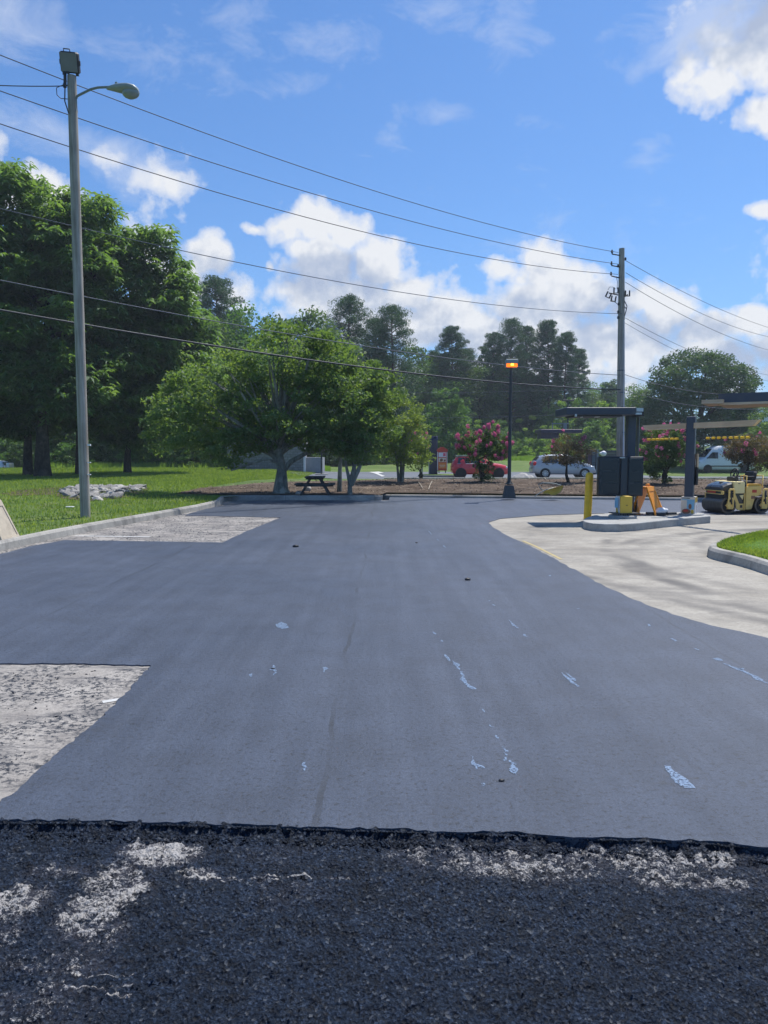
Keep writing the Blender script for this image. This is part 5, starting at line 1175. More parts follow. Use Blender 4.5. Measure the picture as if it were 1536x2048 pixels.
# picnic table under the big tree
o = G(629, 986, .22); o = (o[0], o[1]+.3, H(o[0], o[1]+.3)+.02); q = qf(o, o[1])
T = thing('picnic_table', 'dark wooden picnic table with benches in the shade under the big tree', 'picnic table', o, R(3))
b = MB()
for k in range(5): b.box((-.27+k*.135, 0, .60), (.125, 1.3, .035), bev=.006)
b.build('tabletop', M['tablewood'], T)
for s__ in (-1, 1):
    b = MB()
    for k in range(2): b.box((s__*(.50+k*.12), 0, .36), (.11, 1.3, .035), bev=.006)
    b.build('bench', M['tablewood'], T)
for yy in (-.48, .48):
    b = MB()
    for s__ in (-1, 1): b.tube([(s__*.15, yy, .58), (s__*.48, yy, 0)], .042, 4, smooth=False)
    b.box((0, yy, .33), (1.25, .05, .08)); b.box((0, yy, .56), (.6, .05, .07)); b.build('trestle', M['tablewood'], T)
for (px, py, r) in ((617, 979, .17), (600, 985, .12)):
    p = G(px, py, .2); b = MB(); b.ell((0, 0, r*.5), (r, r*.8, r*.75), 10, .18); tag(b.build('boulder', M['stoneB'], loc=(p[0], p[1]-.35, H(p[0], p[1]))), 'pale boulder against the near side of the picnic table' if px == 617 else 'small boulder on the mulch left of the picnic table', 'boulder')
# overturned yellow wheelbarrow
o = G(1108, 988, .22); o = (o[0], o[1]+.2, H(o[0], o[1]+.2)+.02)
T = thing('wheelbarrow', 'yellow wheelbarrow tipped on its side on the mulch bank', 'wheelbarrow', o, R(8))
b = MB(); rim_ = [(-.36, .06), (-.30, .15), (-.05, .22), (.22, .31), (.34, .33), (.36, .26), (.26, .10), (.10, .02), (-.06, .01), (-.14, .06)]
c0 = (0.05, .17); V = [(x, -.02, z) for x, z in rim_]+[(c0[0]+(x-c0[0])*.55, .22, c0[1]+(z-c0[1])*.55) for x, z in rim_]+[(x*.97+.002, 0.0, z*.97+.005) for x, z in rim_]+[(c0[0]+(x-c0[0])*.50, .20, c0[1]+(z-c0[1])*.50) for x, z in rim_]
n_ = len(rim_); F_ = [(i, (i+1) % n_, n_+(i+1) % n_, n_+i) for i in range(n_)]+[(i, (i+1) % n_, 2*n_+(i+1) % n_, 2*n_+i) for i in range(n_)]+[(2*n_+i, 2*n_+(i+1) % n_, 3*n_+(i+1) % n_, 3*n_+i) for i in range(n_)]+[tuple(range(n_, 2*n_)), tuple(range(3*n_, 4*n_))]
b.add(V, F_, True); b.build('tray', simple('barrow_yellow', (.85, .60, .12), .5, .1), T)
for s__, pts in ((0, [(-.62, .0, -.02), (-.32, -.02, .17), (.1, .15, .25)]), (1, [(.30, .02, .33), (.05, .05, .40), (-.30, .12, .42), (-.44, .16, .36), (-.40, .12, .25), (-.30, .1, .18)])):
    b = MB(); b.tube(pts, .016, 8); b.build('handle', M['galv'], T)
b = MB(); b.tube([(.20, .34, .10), (.20, .40, .10)], .11, 16); b.build('wheel', M['tyre'], T)
# hose / stick bits by it
for (a_, c_, lab) in (((1087, 957), (1092, 964), 'short pale stick above the tipped wheelbarrow'), ((857, 974), (864, 966), 'pale broken stick on the bank, the right one of a pair'), ((836, 966), (845, 973), 'thin bent stick near the left end of the bare bank')):
    p0_, p1_ = G(*a_, .3), G(*c_, .3); p0_ = (p0_[0], p0_[1], H(p0_[0], p0_[1])+.06); p1_ = (p1_[0], p1_[1], H(p1_[0], p1_[1])+.08)
    b = MB(); b.tube([p0_, ((p0_[0]+p1_[0])/2, (p0_[1]+p1_[1])/2, (p0_[2]+p1_[2])/2+.03), p1_], .013, 6); tag(b.build('stick', M['beige']), lab, 'stick')
# riprap stones on the lawn
rp = [G(px, py, .13) for px, py in ((112, 982), (150, 974), (232, 973), (290, 977), (275, 985), (235, 995), (195, 1002), (160, 1000), (128, 992))]
rp2 = [(p[0], p[1]) for p in rp]; cxr = sum(p[0] for p in rp2)/len(rp2); cyr = sum(p[1] for p in rp2)/len(rp2)
b = MB(); m_ = 40; V = [(cxr, cyr, H(cxr, cyr)+.012)]; out_ = []
for k in range(m_):
    a = 2*math.pi*k/m_; r_ = 30
    while r_ > .2 and not point_in((cxr+r_*math.cos(a), cyr+r_*math.sin(a)), rp2): r_ -= .1
    r_ += .35+random.uniform(-.15, .3)+(1.4 if math.cos(a) < -.6 else 0); x_, y_ = cxr+r_*math.cos(a), cyr+r_*math.sin(a); V.append((x_, y_, H(x_, y_)+.012))
b.add(V, [(0, 1+k, 1+(k+1) % m_) for k in range(m_)], True); tag(b.build('drain_soil', M['mulch']), kind='structure')
protos = []
for k in range(6):
    bm = bmesh.new(); bmesh.ops.create_icosphere(bm, subdivisions=2, radius=1); rs = random.Random(k)
    cuts = [Vector((rs.uniform(-1, 1), rs.uniform(-1, 1), rs.uniform(-1, 1))).normalized() for _ in range(9)]
    for v_ in bm.verts:
        for c_ in cuts:
            d_ = v_.co.dot(c_); lim = .62+.1*(hash(c_.x) % 3)/3
            if d_ > lim: v_.co -= c_*(d_-lim)
    me = bpy.data.meshes.new('rock'); bm.to_mesh(me); bm.free(); me.materials.append(M['stone'] if k % 3 else M['stoneB']); protos.append(me)
cnt = 0
while cnt < 190:
    x_ = random.uniform(min(p[0] for p in rp2), max(p[0] for p in rp2)); y_ = random.uniform(min(p[1] for p in rp2), max(p[1] for p in rp2))
    if not point_in((x_, y_), rp2): continue
    o = bpy.data.objects.new('rock', random.choice(protos)); COL.objects.link(o); s_ = random.uniform(.09, .24)*(1.3 if cnt < 12 else 1); o.scale = (s_*1.5, s_*.8, s_*.42); o.rotation_euler = (random.uniform(-.5, .5), random.uniform(-.5, .5), random.uniform(0, 6.3))
    o.location = (x_, y_, H(x_, y_)+s_*random.uniform(.05, .25)); tag(o, 'angular grey stone in the riprap patch on the left lawn', 'stone', 'riprap stones on the left lawn'); cnt += 1
# pale stones by the far road
for (px, py, r) in ((1043, 948, .75), (1058, 949, .5), (1035, 951, .35), (1030, 947, .4)):
    p = AY(px, py, 47.0); o = bpy.data.objects.new('rock', protos[3]); COL.objects.link(o); o.scale = (r, r*.6, r*.42); o.location = (p[0], 47.0, H(p[0], 47)+r*.15)
    tag(o, 'flat pale stone between the red and the silver car', 'stone', 'flat stones beside the far road')
b = MB(); p = AY(1048, 950, 46.6); b.ell((0, 0, 0), (2.0, .9, .10), 16, .1); tag(b.build('gravel_bed', M['stoneB'], loc=(p[0], 46.7, H(p[0], 46.7))), kind='structure')
# dark covered column + red promotional sign on their small island
IY = 52.5
p0_ = AY(838, 952, IY-2.5); p1_ = AY(906, 952, IY-2.5)
b = MB(); xa, xb = p0_[0], p1_[0]+.5; m_ = [(xa+.4, IY-2.2), (xa, IY-1.2), (xa+.2, IY-.2), (xa+1, IY+.9), (xb, IY+1.2), (xb, IY-2.4), (xa+1.2, IY-2.5)]
b.prism(m_, H(5, IY)-.1, H(5, IY)+.15); tag(b.build('kerbed_island', M['kerb']), 'small kerbed grass island under the red menu sign', 'traffic island')
b = MB(); cx_ = sum(p[0] for p in m_)/len(m_); cy_ = sum(p[1] for p in m_)/len(m_); b.prism([(cx_+(x-cx_)*.93, cy_+(y-cy_)*.88) for x, y in m_], H(5, IY)+.1, H(5, IY)+.165); tag(b.build('island_turf', M['grass']), kind='structure')
o = station(866, 945, IY); zi = H(5, IY)+.165; o = (o[0], IY, zi); q = qf(o, IY)
T = thing('covered_column', 'tall square column wrapped in dark blue sheeting beside the red sign', 'column', o)
V = []; Z_ = q(866, 872)[2]
for i in range(9):
    z = Z_*i/8
    for k in range(28):
        a = 2*math.pi*k/28; r_ = .30/max(abs(math.cos(a)), abs(math.sin(a)))*(1 if True else 0); r_ *= 1+.035*math.sin(k*3.1+i*.8)+.02*math.sin(k*7+i); V.append((r_*math.cos(a), r_*math.sin(a)*.9, z))
b = MB(); b.add(V, [(i*28+k, i*28+(k+1) % 28, i*28+28+(k+1) % 28, i*28+28+k) for i in range(8) for k in range(28)]+[tuple(range(28*8, 28*9))], True); b.build('cover', simple('navy_sheeting', (.022, .026, .055), .35, .3, 4, .3, 6), T)
b = MB(); b.tube([(-.31, -.28, Z_*.35), (-.31, -.28, .02)], .02, 4); b.build('cord', M['offwhite'], T)
o = station(883, 945, IY-.4); o = (o[0], IY-.4, zi); q = qf(o, IY-.4)
T = thing('menu_sign', 'red rounded-top upright menu sign with picture panels', 'sign', o)
def fp(b, pts, y0, y1): b.prism([(q(x, y)[0], q(x, y)[2]) for x, y in pts], y0, y1, 'y')
b = MB(); fp(b, [(875.5, 941), (875.5, 904), (873.5, 901), (875, 898), (879, 896.5), (882, 894), (887, 894), (890, 896.5), (894, 898), (896, 901), (894, 904), (893.5, 941)], -.10, .10); b.build('frame', M['redp'], T)
b = MB(); fp(b, [(874.6, 940), (874.6, 904), (875.8, 904), (875.8, 940)], -.11, .11); fp(b, [(893.2, 940), (893.2, 904), (894.4, 904), (894.4, 940)], -.11, .11); b.build('edge_strip', M['offwhite'], T)
b = MB(); fp(b, [(877, 914), (877, 905), (892, 905), (892, 914)], -.112, -.1); sp_ = b.build('panel', M['offwhite'], T)
b = MB(); fp(b, [(886, 912.5), (886, 906), (891, 906), (891, 912.5)], -.118, -.112); b.build('print', simple('print_pink', (.62, .10, .14), .5), sp_)
b = MB(); fp(b, [(877, 924), (877, 915.5), (892, 915.5), (892, 924)], -.112, -.1); sp_ = b.build('panel', M['cream'], T)
b = MB(); fp(b, [(879, 923), (880, 918), (884, 916.5), (886, 920), (884, 923)], -.118, -.112); fp(b, [(887, 923), (888, 919), (891, 919), (891, 923)], -.118, -.112); b.build('print', M['brown'], sp_)
b = MB(); fp(b, [(877, 937), (877, 925.5), (892, 925.5), (892, 937)], -.112, -.1); sp_ = b.build('panel', M['orangep'], T)
b = MB(); fp(b, [(879, 931), (879, 929.8), (890, 929.8), (890, 931)], -.118, -.112); fp(b, [(880, 934), (880, 933), (889, 933), (889, 934)], -.118, -.112); b.build('print', M['cream'], sp_)
b = MB(); fp(b, [(877, 946), (877, 940), (879, 940), (879, 946)], -.05, .05); fp(b, [(890, 946), (890, 940), (892, 940), (892, 946)], -.05, .05); b.build('leg', M['galv'], T)
b = MB(); b.box((0, 0, 0), (.55, .12, .16), bev=.02); pp_ = AY(845, 881, 46); zy = thing('yellow_sign', 'small yellow sign on a thin post showing through the tree leaves', 'sign', (pp_[0], 46, H(pp_[0], 46))); b.v = [(x, y, z+pp_[2]-H(pp_[0], 46)) for x, y, z in b.v]; b.build('sign_face', simple('sign_yellow', (.8, .66, .05), .5), zy)
b = MB(); b.tube([(0, .05, 0), (0, .05, pp_[2]-H(pp_[0], 46)-.05)], .03, 8); b.build('post', M['galv'], zy)
# far drive-through canopy
FY = 62; o = station(1112, 940, FY); q = qf(o, FY)
T = thing('far_canopy', 'dark flat canopy on a post beyond the silver car', 'canopy', o)
b = MB(); pbox(b, 1082, 858.5, 1165, 866, -1.0, 1.5, q, bev=.03); pbox(b, 1082, 866, 1118, 877, -.6, 1.0, q); b.build('roof', M['redroof'], T)
b = MB(); pbox(b, 1104, 877, 1110, 945, 0, .4, q); b.build('post', M['darkmetal'], T)
b = MB(); pbox(b, 1104, 846, 1138, 848, 0, .1, q); pbox(b, 1104, 848, 1106.5, 858.5, 0, .1, q); pbox(b, 1127, 848, 1134, 858.5, 0, .1, q); b.build('roof_frame', M['galv'], T)
FY = 57; o = station(1186, 940, FY); q = qf(o, FY)
T = thing('digital_menu', 'dark upright digital menu board behind the silver car bonnet', 'menu board', o)
b = MB(); pbox(b, 1174, 899, 1197.5, 953, 0, .5, q, bev=.02); b.build('housing', M['blackiron'], T); b = MB(); pbox(b, 1192.5, 899, 1197.5, 953, -.05, 0, q); b.build('side_frame', M['galv'], T)
b = MB(); pbox(b, 1184, 904, 1191, 945, -.03, 0, q); so = b.build('screen', M['teal'], T)
b = MB()
for k in range(9): pbox(b, 1185, 907+k*4.2, 1190.5, 908.2+k*4.2, -.045, -.03, q)
b.build('listing', M['blackiron'], so); b = MB(); pbox(b, 1175, 900.5, 1183, 940, -.02, 0, q); b.build('screen', simple('screen_maroon', (.07, .03, .05), .4), T)
FY = 70; o = station(1218, 940, FY); q = qf(o, FY)
T = thing('kiosk_counter', 'low dark canopy with a slatted top left of the utility pole foot', 'canopy', o)
b = MB(); pbox(b, 1205, 901, 1240, 904, -.5, 1, q); pbox(b, 1208, 904, 1238, 913, 0, .6, q); b.build('roof', M['darkmetal'], T); b = MB(); pbox(b, 1210, 905.5, 1236, 907, -.05, 0, q); b.build('trim', M['galv'], T); b = MB(); pbox(b, 1218, 913, 1224, 950, .1, .4, q); b.build('post', M['darkmetal'], T)
FY = 66; o = station(1206, 940, FY); q = qf(o, FY); T = thing('equipment_cover', 'small white rounded cover on a post left of the utility pole', 'equipment', o)
b = MB(); c_ = q(1207, 907); b.ell(c_, (.28, .25, .24), 12); b.box((c_[0]-.2, 0, c_[2]+.02), (.3, .3, .22), bev=.06); b.build('cover', M['offwhite'], T); b = MB(); b.tube([(c_[0], 0, 0), c_], .06, 8); b.build('post', M['galv'], T)
# two far lamp posts
def farlamp(px, pt, pbm, Y, lab):
    o = station(px, pbm, Y); q = qf(o, Y); T = thing('lamp_post', lab, 'lamp post', o); c_ = q(px, pt)
    b = MB(); b.tube([(0, 0, 0), c_], [.10, .07], 8); b.build('post', M['bronzepole'], T)
    for s__ in (-1, 1): b = MB(); b.box((c_[0]+s__*.32, 0, c_[2]), (.5, .35, .14), bev=.02); b.build('lamp_head', M['bronzepole'], T)
farlamp(1136, 801, 900, 72, 'thin dark twin-headed lamp post behind the left end of the order canopy'); farlamp(1406, 806, 940, 84, 'thin pale lamp post rising behind the white van')
# block enclosure
EY_ = 57.5; o = station(555, 945, EY_); q = qf(o, EY_)
T = thing('block_enclosure', 'grey block refuse enclosure standing behind the big tree', 'building', o)
b = MB(); pbox(b, 455, 886, 607, 947, 0, 2.5, q); b.build('wall', M['wall'], T); b = MB(); pbox(b, 452, 884.5, 608, 887, -.08, 2.6, q); b.build('coping', M['kerb'], T)
b = MB(); pbox(b, 606.5, 915, 645, 946, .3, 2.4, q); b.build('wall', simple('pale_block', (.27, .29, .30), .85, .12, 3, .3), T); b = MB(); pbox(b, 607, 905, 611, 946, -.12, -.02, q); b.build('gate_post', M['offwhite'], T)
o = station(643, 948, 55); q = qf(o, 55); T = thing('sign_post', 'thin dark post on a round base in front of the block enclosure', 'post', o)
b = MB(); b.tube([(0, 0, 0), q(643, 905)], .06, 8); b.build('post', M['bronzepole'], T); b = MB(); b.lathe([(0, .1), (.5, .1), (.5, 0)], (0, 0, 0), 18, False); b.build('base', M['kerb'], T)
# building canopy at the right edge
BY = 25.0; o = AY(1470, 800, BY); q0_ = (o[0], BY, 0)
T = thing('building_canopy', 'dark roof canopy with pale timber soffit entering from the right edge', 'canopy', q0_)
q = qf(q0_, BY); A_ = q(1437, 787); z1 = q(1437, 787.5)[2]; z0_ = q(1437, 809)[2]
dirb = Vector((1, -.62, 0)).normalized()
def slabq(b, x0, s1, z0_, z1, depth):
    a_ = Vector((x0, 0, 0)); e_ = dirb*s1; n_ = Vector((-dirb.y, dirb.x, 0))*depth
    V = [a_, a_+e_, a_+e_+n_, a_+n_]; b.add([(v.x, v.y, z0_) for v in V]+[(v.x, v.y, z1) for v in V], [(3, 2, 1, 0), (4, 5, 6, 7), (0, 1, 5, 4), (1, 2, 6, 5), (2, 3, 7, 6), (3, 0, 4, 7)])
b = MB(); slabq(b, A_[0], 9, z0_+.06, z1, 2.2); b.build('fascia', M['darkmetal'], T)
b = MB(); slabq(b, A_[0], 9, z0_-.02, z0_+.056, 2.2); b.build('soffit', M['fasciawood'], T)
b = MB(); A2 = q(1403, 801); slabq(b, A2[0], (A_[0]-A2[0])/dirb.x, z0_+.02, z0_+.15, 1.6); b.build('timber_end', M['fasciawood'], T)
b = MB(); e_ = dirb*7.6; b.box((A_[0]+e_.x+.3, e_.y+1.6, (z0_)/2), (.35, .35, z0_)); b.build('column', M['darkmetal'], T)
b = MB(); e_ = dirb*2.3; c_ = (A_[0]+e_.x, e_.y+.5, z0_-.03); b.lathe([(.14, 0), (.14, -.02), (0, -.02)], c_, 16); b.build('downlight', M['offwhite'], T)
# far white building
WY = 96; o = station(1540, 860, WY); q = qf(o, WY); T = thing('white_building', 'white flat-roofed building half hidden by leaves at the right edge', 'building', o)
b = MB(); pbox(b, 1510, 806, 1640, 870, 0, 12, q); b.build('wall', M['white'], T); b = MB(); pbox(b, 1504, 812, 1514, 816, -.6, .2, q); pbox(b, 1508, 804, 1640, 807.5, -.3, 12.3, q); b.build('roof', M['offwhite'], T)
b = MB(); pbox(b, 1494, 830, 1503, 843, -2, -1.6, q); b.build('sign_panel', M['blackiron'], T); b = MB(); pbox(b, 1497.5, 843, 1499, 900, -1.9, -1.7, q); b.build('sign_post', M['blackiron'], T)
# litter on the lawn
for (px, py) in ((140, 1015), (253, 949)):
    p = G(px, py, .14); b = MB(); b.box((0, 0, .03), (.20, .12, .03), bev=.01); tag(b.build('litter', M['offwhite'], loc=(p[0], p[1], H(p[0], p[1]))), 'scrap of white litter on the grass left of the wooden lamp pole' if px == 140 else 'tiny white scrap on the far lawn right of the wooden lamp pole', 'litter')
# ================================================================ vegetation
def unit(v): return v/np.maximum(1e-9, np.linalg.norm(v, axis=-1, keepdims=True))
def leaf_quads(C, size, asp=.5, up=.35, droop=None):
    """C: centres (n,3); rhombic leaves lying loosely, tilt random"""
    n = len(C); nrm = unit(RNG.normal(0, 1, (n, 3))+np.array([0, 0, up*2.2])); a = unit(np.cross(nrm, RNG.normal(0, 1, (n, 3)))); bq = np.cross(nrm, a)
    s = size if hasattr(size, '__len__') else np.full(n, size); s = (s*RNG.uniform(.65, 1.3, n))[:, None]
    v = np.stack([C-a*s*.5, C+bq*s*asp*.5-a*s*.05, C+a*s*.5, C-bq*s*asp*.5-a*s*.05], 1); return v.reshape(-1, 3)
def rosette(C, size, k=6, droop=.35):
    """compound sprays: k long leaves radiating from each centre, tips drooping"""
    n = len(C); out_ = []
    ph = RNG.uniform(0, 6.28, n)
    for i in range(k):
        a = ph+i*2*math.pi/k+RNG.normal(0, .25, n); el_ = RNG.uniform(-.5, .5, n); L1 = size*RNG.uniform(.7, 1.25, n)
        d = np.stack([np.cos(a)*np.cos(el_), np.sin(a)*np.cos(el_), np.sin(el_)], 1); sd = unit(np.cross(d, np.array([0, 0, 1.]))+RNG.normal(0, .3, (n, 3)))
        mid = C+d*(L1*.5)[:, None]; tip = C+d*L1[:, None]; tip[:, 2] -= L1*droop; w_ = (L1*.17)[:, None]
        out_.append(np.stack([C, mid-sd*w_, tip, mid+sd*w_], 1))
    return np.stack(out_, 1).reshape(-1, 3)
def clump_pts(cen, rad, per, flat=.62, shell=.5):
    """points inside flattened clumps, weighted to the outside"""
    K = len(cen); n = K*per; d = unit(RNG.normal(0, 1, (n, 3))); r_ = RNG.random(n)**(1/3*(1-shell)+.08); idx = np.repeat(np.arange(K), per)
    return cen[idx]+d*(r_*rad[idx])[:, None]*np.array([1, 1, flat]), idx
def in_lobes(lobes, K, shell=.55, low=None, squash=1):
    """clump centres filling ellipsoidal lobes (cx,cy,cz,rx,ry,rz)"""
    lob = np.array(lobes, float); vol = lob[:, 3]*lob[:, 4]*lob[:, 5]; pk = vol**.75/np.sum(vol**.75); i = RNG.choice(len(lob), K, p=pk)
    d = unit(RNG.normal(0, 1, (K, 3))); r_ = RNG.uniform(shell, 1.0, K)**.6; return lob[i, :3]+d*lob[i, 3:]*r_[:, None]
def quads(n): return np.arange(n*4).reshape(n, 4)
def limbs(b, base, tips, r0, fork=.35, n=6, wob=.25, lean=0):
    for tp_ in tips:
        A = Vector(base); B = Vector(tp_); k = random.uniform(fork*.6, fork*1.3); 
        S = A+Vector((lean*k, 0, 0))+(Vector((0, 0, 1))*(B.z-A.z)*k); mid = S*.45+B*.55+Vector((random.uniform(-wob, wob), random.uniform(-wob, wob), random.uniform(-.1, wob)))*(B-S).length*.35
        pts = [S]; 
        for q in (.33, .66, 1): pts.append(S*(1-q)**2+mid*2*q*(1-q)+B*q*q)
        b.tube(pts, [r0, r0*.7, r0*.42, r0*.12], n, False)
def tree(name, label, cat, loc, lobes, K, per, rad, leaf, lmat, bmat, trunk, asp=.5, flat=.6, mode='leaf', group=None, nl=24, shell=.5, rootflare=1.35, tr_pts=None, limbr=None, blossom=None, up=.35, cshell=.5, rz=0):
    T = thing(name, label, cat, loc, rz, group)
    cen = in_lobes(lobes, K, shell); rr_ = rad*RNG.uniform(.6, 1.35, K); P, idx = clump_pts(cen, rr_, per, flat, cshell)
    V = rosette(P, leaf, 6) if mode == 'ros' else leaf_quads(P, leaf, asp, up)
    link('crown', mesh_np('crown', V, quads(len(V)//4), lmat), T)
    b = MB(); stems = tr_pts or [[(0, 0, -.1), (0, 0, trunk[1])]]
    for st_ in stems:
        m_ = len(st_); b.tube(st_, [trunk[0]*(rootflare if i == 0 else (1.06 if i == 1 and m_ > 2 else 1-.55*(i/(m_-1)))) for i in range(m_)], 12, False)
    order = np.argsort(-np.linalg.norm(cen-np.mean(cen, 0), axis=1)); pick = [cen[i] for i in order[:K//2:max(1, (K//2)//nl)]]
    for st_ in stems:
        base = st_[-1]; bz = st_[-1][2]; b0_ = (base[0], base[1], bz*.72)
        limbs(b, (st_[-1][0], st_[-1][1], bz*.8), [p for p in pick if p[2] > bz*.8][:nl//len(stems)+2] if len(stems) == 1 else random.sample(pick, min(len(pick), nl//len(stems)+1)), limbr or trunk[0]*.42, .28)
    b.build('trunk', bmat, T)
    if blossom:
        n_, rad2, sz, zc = blossom; cz = cen[(cen[:, 2] > zc)]; 
        if len(cz): 
            pc = cz[RNG.integers(0, len(cz), n_)]; ctr = np.mean(cen, 0); dd = unit(pc-ctr); pc = pc+dd*rad*.9+np.array([0, 0, rad*.5]); P2, _ = clump_pts(pc, np.full(n_, rad2)*RNG.uniform(.6, 1.3, n_), 34, 1.3, .2)
            V = leaf_quads(P2, sz, .8, .1); link('blossom', mesh_np('blossom', V, quads(len(V)//4), M['pink']), T)
    return T
def at(px, Y): p = AY(px, 940, Y); return (p[0], Y, H(p[0], Y)-.03)
def lobes_px(base, L_):
    """lobes given as photo centre (px,py), radii in px at depth base.y, depth offset & radius (m)"""
    o_ = []; Y = base[1]; k = Y/FPX
    for (px, py, rx, ry, dy, ryd) in L_:
        p = AY(px, py, Y+dy); kk = (Y+dy)/FPX; o_.append((p[0]-base[0], dy, p[2]-base[2], rx*kk, ryd, ry*kk))
    return o_
# ---- big tree with the pale lichened trunk in the middle
B = G(563, 984, .2); B = (B[0], B[1], H(B[0], B[1])-.02)
lb = lobes_px(B, [(560, 720, 110, 75, 0, 2.2), (640, 735, 95, 65, 0, 2.0), (700, 770, 70, 55, 0, 1.6), (470, 765, 80, 60, .3, 1.8), (560, 800, 120, 60, .2, 2.4), (430, 830, 80, 50, .2, 1.8), (650, 830, 80, 50, 0, 1.8), (390, 790, 60, 55, .8, 1.5),
    (470, 890, 75, 32, -.2, 1.4), (440, 925, 50, 16, -.4, .9), (720, 860, 50, 40, 0, 1.4), (620, 880, 50, 24, 0, 1.4), (545, 860, 70, 40, .6, 1.6), (350, 830, 55, 60, 1.4, 1.5), (600, 680, 70, 40, .4, 1.6), (655, 885, 60, 26, -.3, 1.3), (600, 855, 70, 36, -.8, 1.3), (500, 870, 60, 40, -.8, 1.3), (390, 880, 55, 34, .3, 1.4), (330, 870, 40, 36, 1.2, 1.2)])
k26 = B[1]/FPX
stem = [[(0, 0, -.08), (-.02, 0, .22), (.02, 0, .9), (-.05, .02, 1.35), (-.15, .1, 2.1)], [(.0, 0, .5), (.10, 0, .85), (.35, -.1, 1.15), (.9, -.15, 1.45), (1.7, -.2, 1.62), (2.6, -.25, 1.85)], [(0, 0, .7), (-.1, 0, 1.15), (-.6, .1, 1.75), (-1.3, .1, 2.0)], [(0, 0, .6), (-.05, -.05, 1.1), (-.55, -.2, 1.25), (-1.1, -.3, 1.05), (-1.7, -.3, .85)]]
T = thing('broadleaf_tree', 'wide spreading tree with pale lichened trunk behind the end of the lot', 'tree', B)
cen = in_lobes(lb, 430, .35); rr_ = .40*RNG.uniform(.6, 1.4, 430); P, idx = clump_pts(cen, rr_, 100, .5, .4); V = leaf_quads(P, .135, .52, .45); link('crown', mesh_np('crown', V, quads(len(V)//4), M['hack']), T)
b = MB()
for i, st_ in enumerate(stem):
    m_ = len(st_); r0 = (.235, .11, .12, .07)[i]; b.tube(st_, [r0*(1.55 if (i == 0 and j == 0) else 1.12 if (i == 0 and j == 1) else 1-.6*j/(m_-1)) for j in range(m_)], 14, False)
pick = cen[RNG.integers(0, len(cen), 42)]; limbs(b, (-.08, .05, 1.2), [p for p in pick if p[2] > 1.9], .07, .3, 6)
limbs(b, (.0, .05, .9), [p for p in pick if p[2] > 1.7][:14], .10, .3, 6)
b.build('trunk', M['lichen'], T)
# tree with clustered thin trunks to its right, then the yellow-green one
B = G(700, 986, .2); B = (B[0], B[1]-.1, H(B[0], B[1])-.02)
tree('broadleaf_tree', 'multi-stemmed tree just right of the picnic table', 'tree', B, lobes_px(B, [(705, 800, 70, 70, 0, 1.4), (740, 850, 60, 50, 0, 1.2), (690, 860, 50, 50, .2, 1.2), (760, 790, 50, 50, .4, 1.2), (720, 760, 60, 45, .5, 1.3), (690, 905, 45, 26, -.2, .9), (735, 900, 40, 28, -.1, .9)]), 160, 110, .36, .12, M['hack'], M['lichen'], (.070, 1.7), .5, .55, nl=18,
    tr_pts=[[(0, 0, -.05), (0, 0, .45), (-.12, 0, 1.0), (-.25, 0, 1.9)], [(.02, 0, .4), (.14, 0, .9), (.25, 0, 1.9)], [(.03, 0, .35), (.28, .05, .85), (.5, .05, 1.4), (.7, 0, 2.1)], [(-.45, 1.5, 0), (-.42, 1.5, .9), (-.35, 1.4, 2.2)]], limbr=.035)
B = at(800, 31.5)
tree('broadleaf_tree', 'small yellow-green tree with drooping branches left of the red sign', 'tree', B, lobes_px(B, [(800, 830, 50, 40, 0, 1.0), (815, 870, 48, 45, 0, .9), (785, 890, 45, 40, .2, .9), (832, 905, 28, 35, 0, .6), (790, 840, 50, 40, .3, 1.0), (765, 870, 30, 40, .3, .8)]), 105, 120, .30, .11, M['yell'], M['lichen'], (.05, 1.3), .5, .55, nl=14,
    tr_pts=[[(-.05, 0, 0), (-.1, 0, .6), (-.2, 0, 1.5)], [(.1, 0, 0), (.15, 0, .7), (.2, 0, 1.6)], [(.02, .1, 0), (.05, .1, .8), (0, .1, 1.7)]], limbr=.025)
# ---- crape myrtles on the bank
def myrtle(px, Y, lab, L_, K, n_b, leafm, per=90, rad=.24, stem=.045, sz=.075, hb=.5):
    B = at(px, Y); B = (B[0], B[1], B[2]+.02); rnd = [[(random.uniform(-.05, .05), random.uniform(-.05, .05), 0), (random.uniform(-.1, .1), random.uniform(-.1, .1), .35), (random.uniform(-.28, .28), random.uniform(-.2, .2), .9)] for _ in range(4 if stem < .05 else 1)]
    return tree('crape_myrtle', lab, 'shrub', B, lobes_px(B, L_), int(K*1.7), per, rad, sz, M[leafm], M['bark'], (stem, .9), .5, .7, nl=14, tr_pts=rnd, limbr=.02, blossom=(int(n_b*3.2), .07, .055, hb) if n_b else None, up=.2)
myrtle(965, 31.5, 'pink flowering crape myrtle in front of the red car', [(967, 912, 34, 32, 0, .7), (945, 890, 24, 20, 0, .5), (985, 893, 30, 24, 0, .6), (966, 944, 22, 18, 0, .5), (1002, 903, 17, 18, 0, .4), (926, 893, 11, 10, 0, .3), (975, 874, 18, 12, 0, .4), (948, 868, 7, 12, 0, .2), (988, 862, 6, 13, 0, .2), (1012, 888, 7, 12, 0, .2), (921, 876, 6, 8, 0, .2)], 66, 85, 'myrt', 130, .22, hb=.75)
myrtle(1136, 31.0, 'bronze-leaved crape myrtle with few blooms before the silver car', [(1135, 905, 36, 22, 0, .7), (1112, 915, 22, 16, 0, .5), (1160, 908, 26, 20, 0, .5), (1138, 885, 32, 15, 0, .6), (1150, 925, 24, 10, 0, .4)], 60, 3, 'myrtred', 60, .20, .055, hb=1.1)
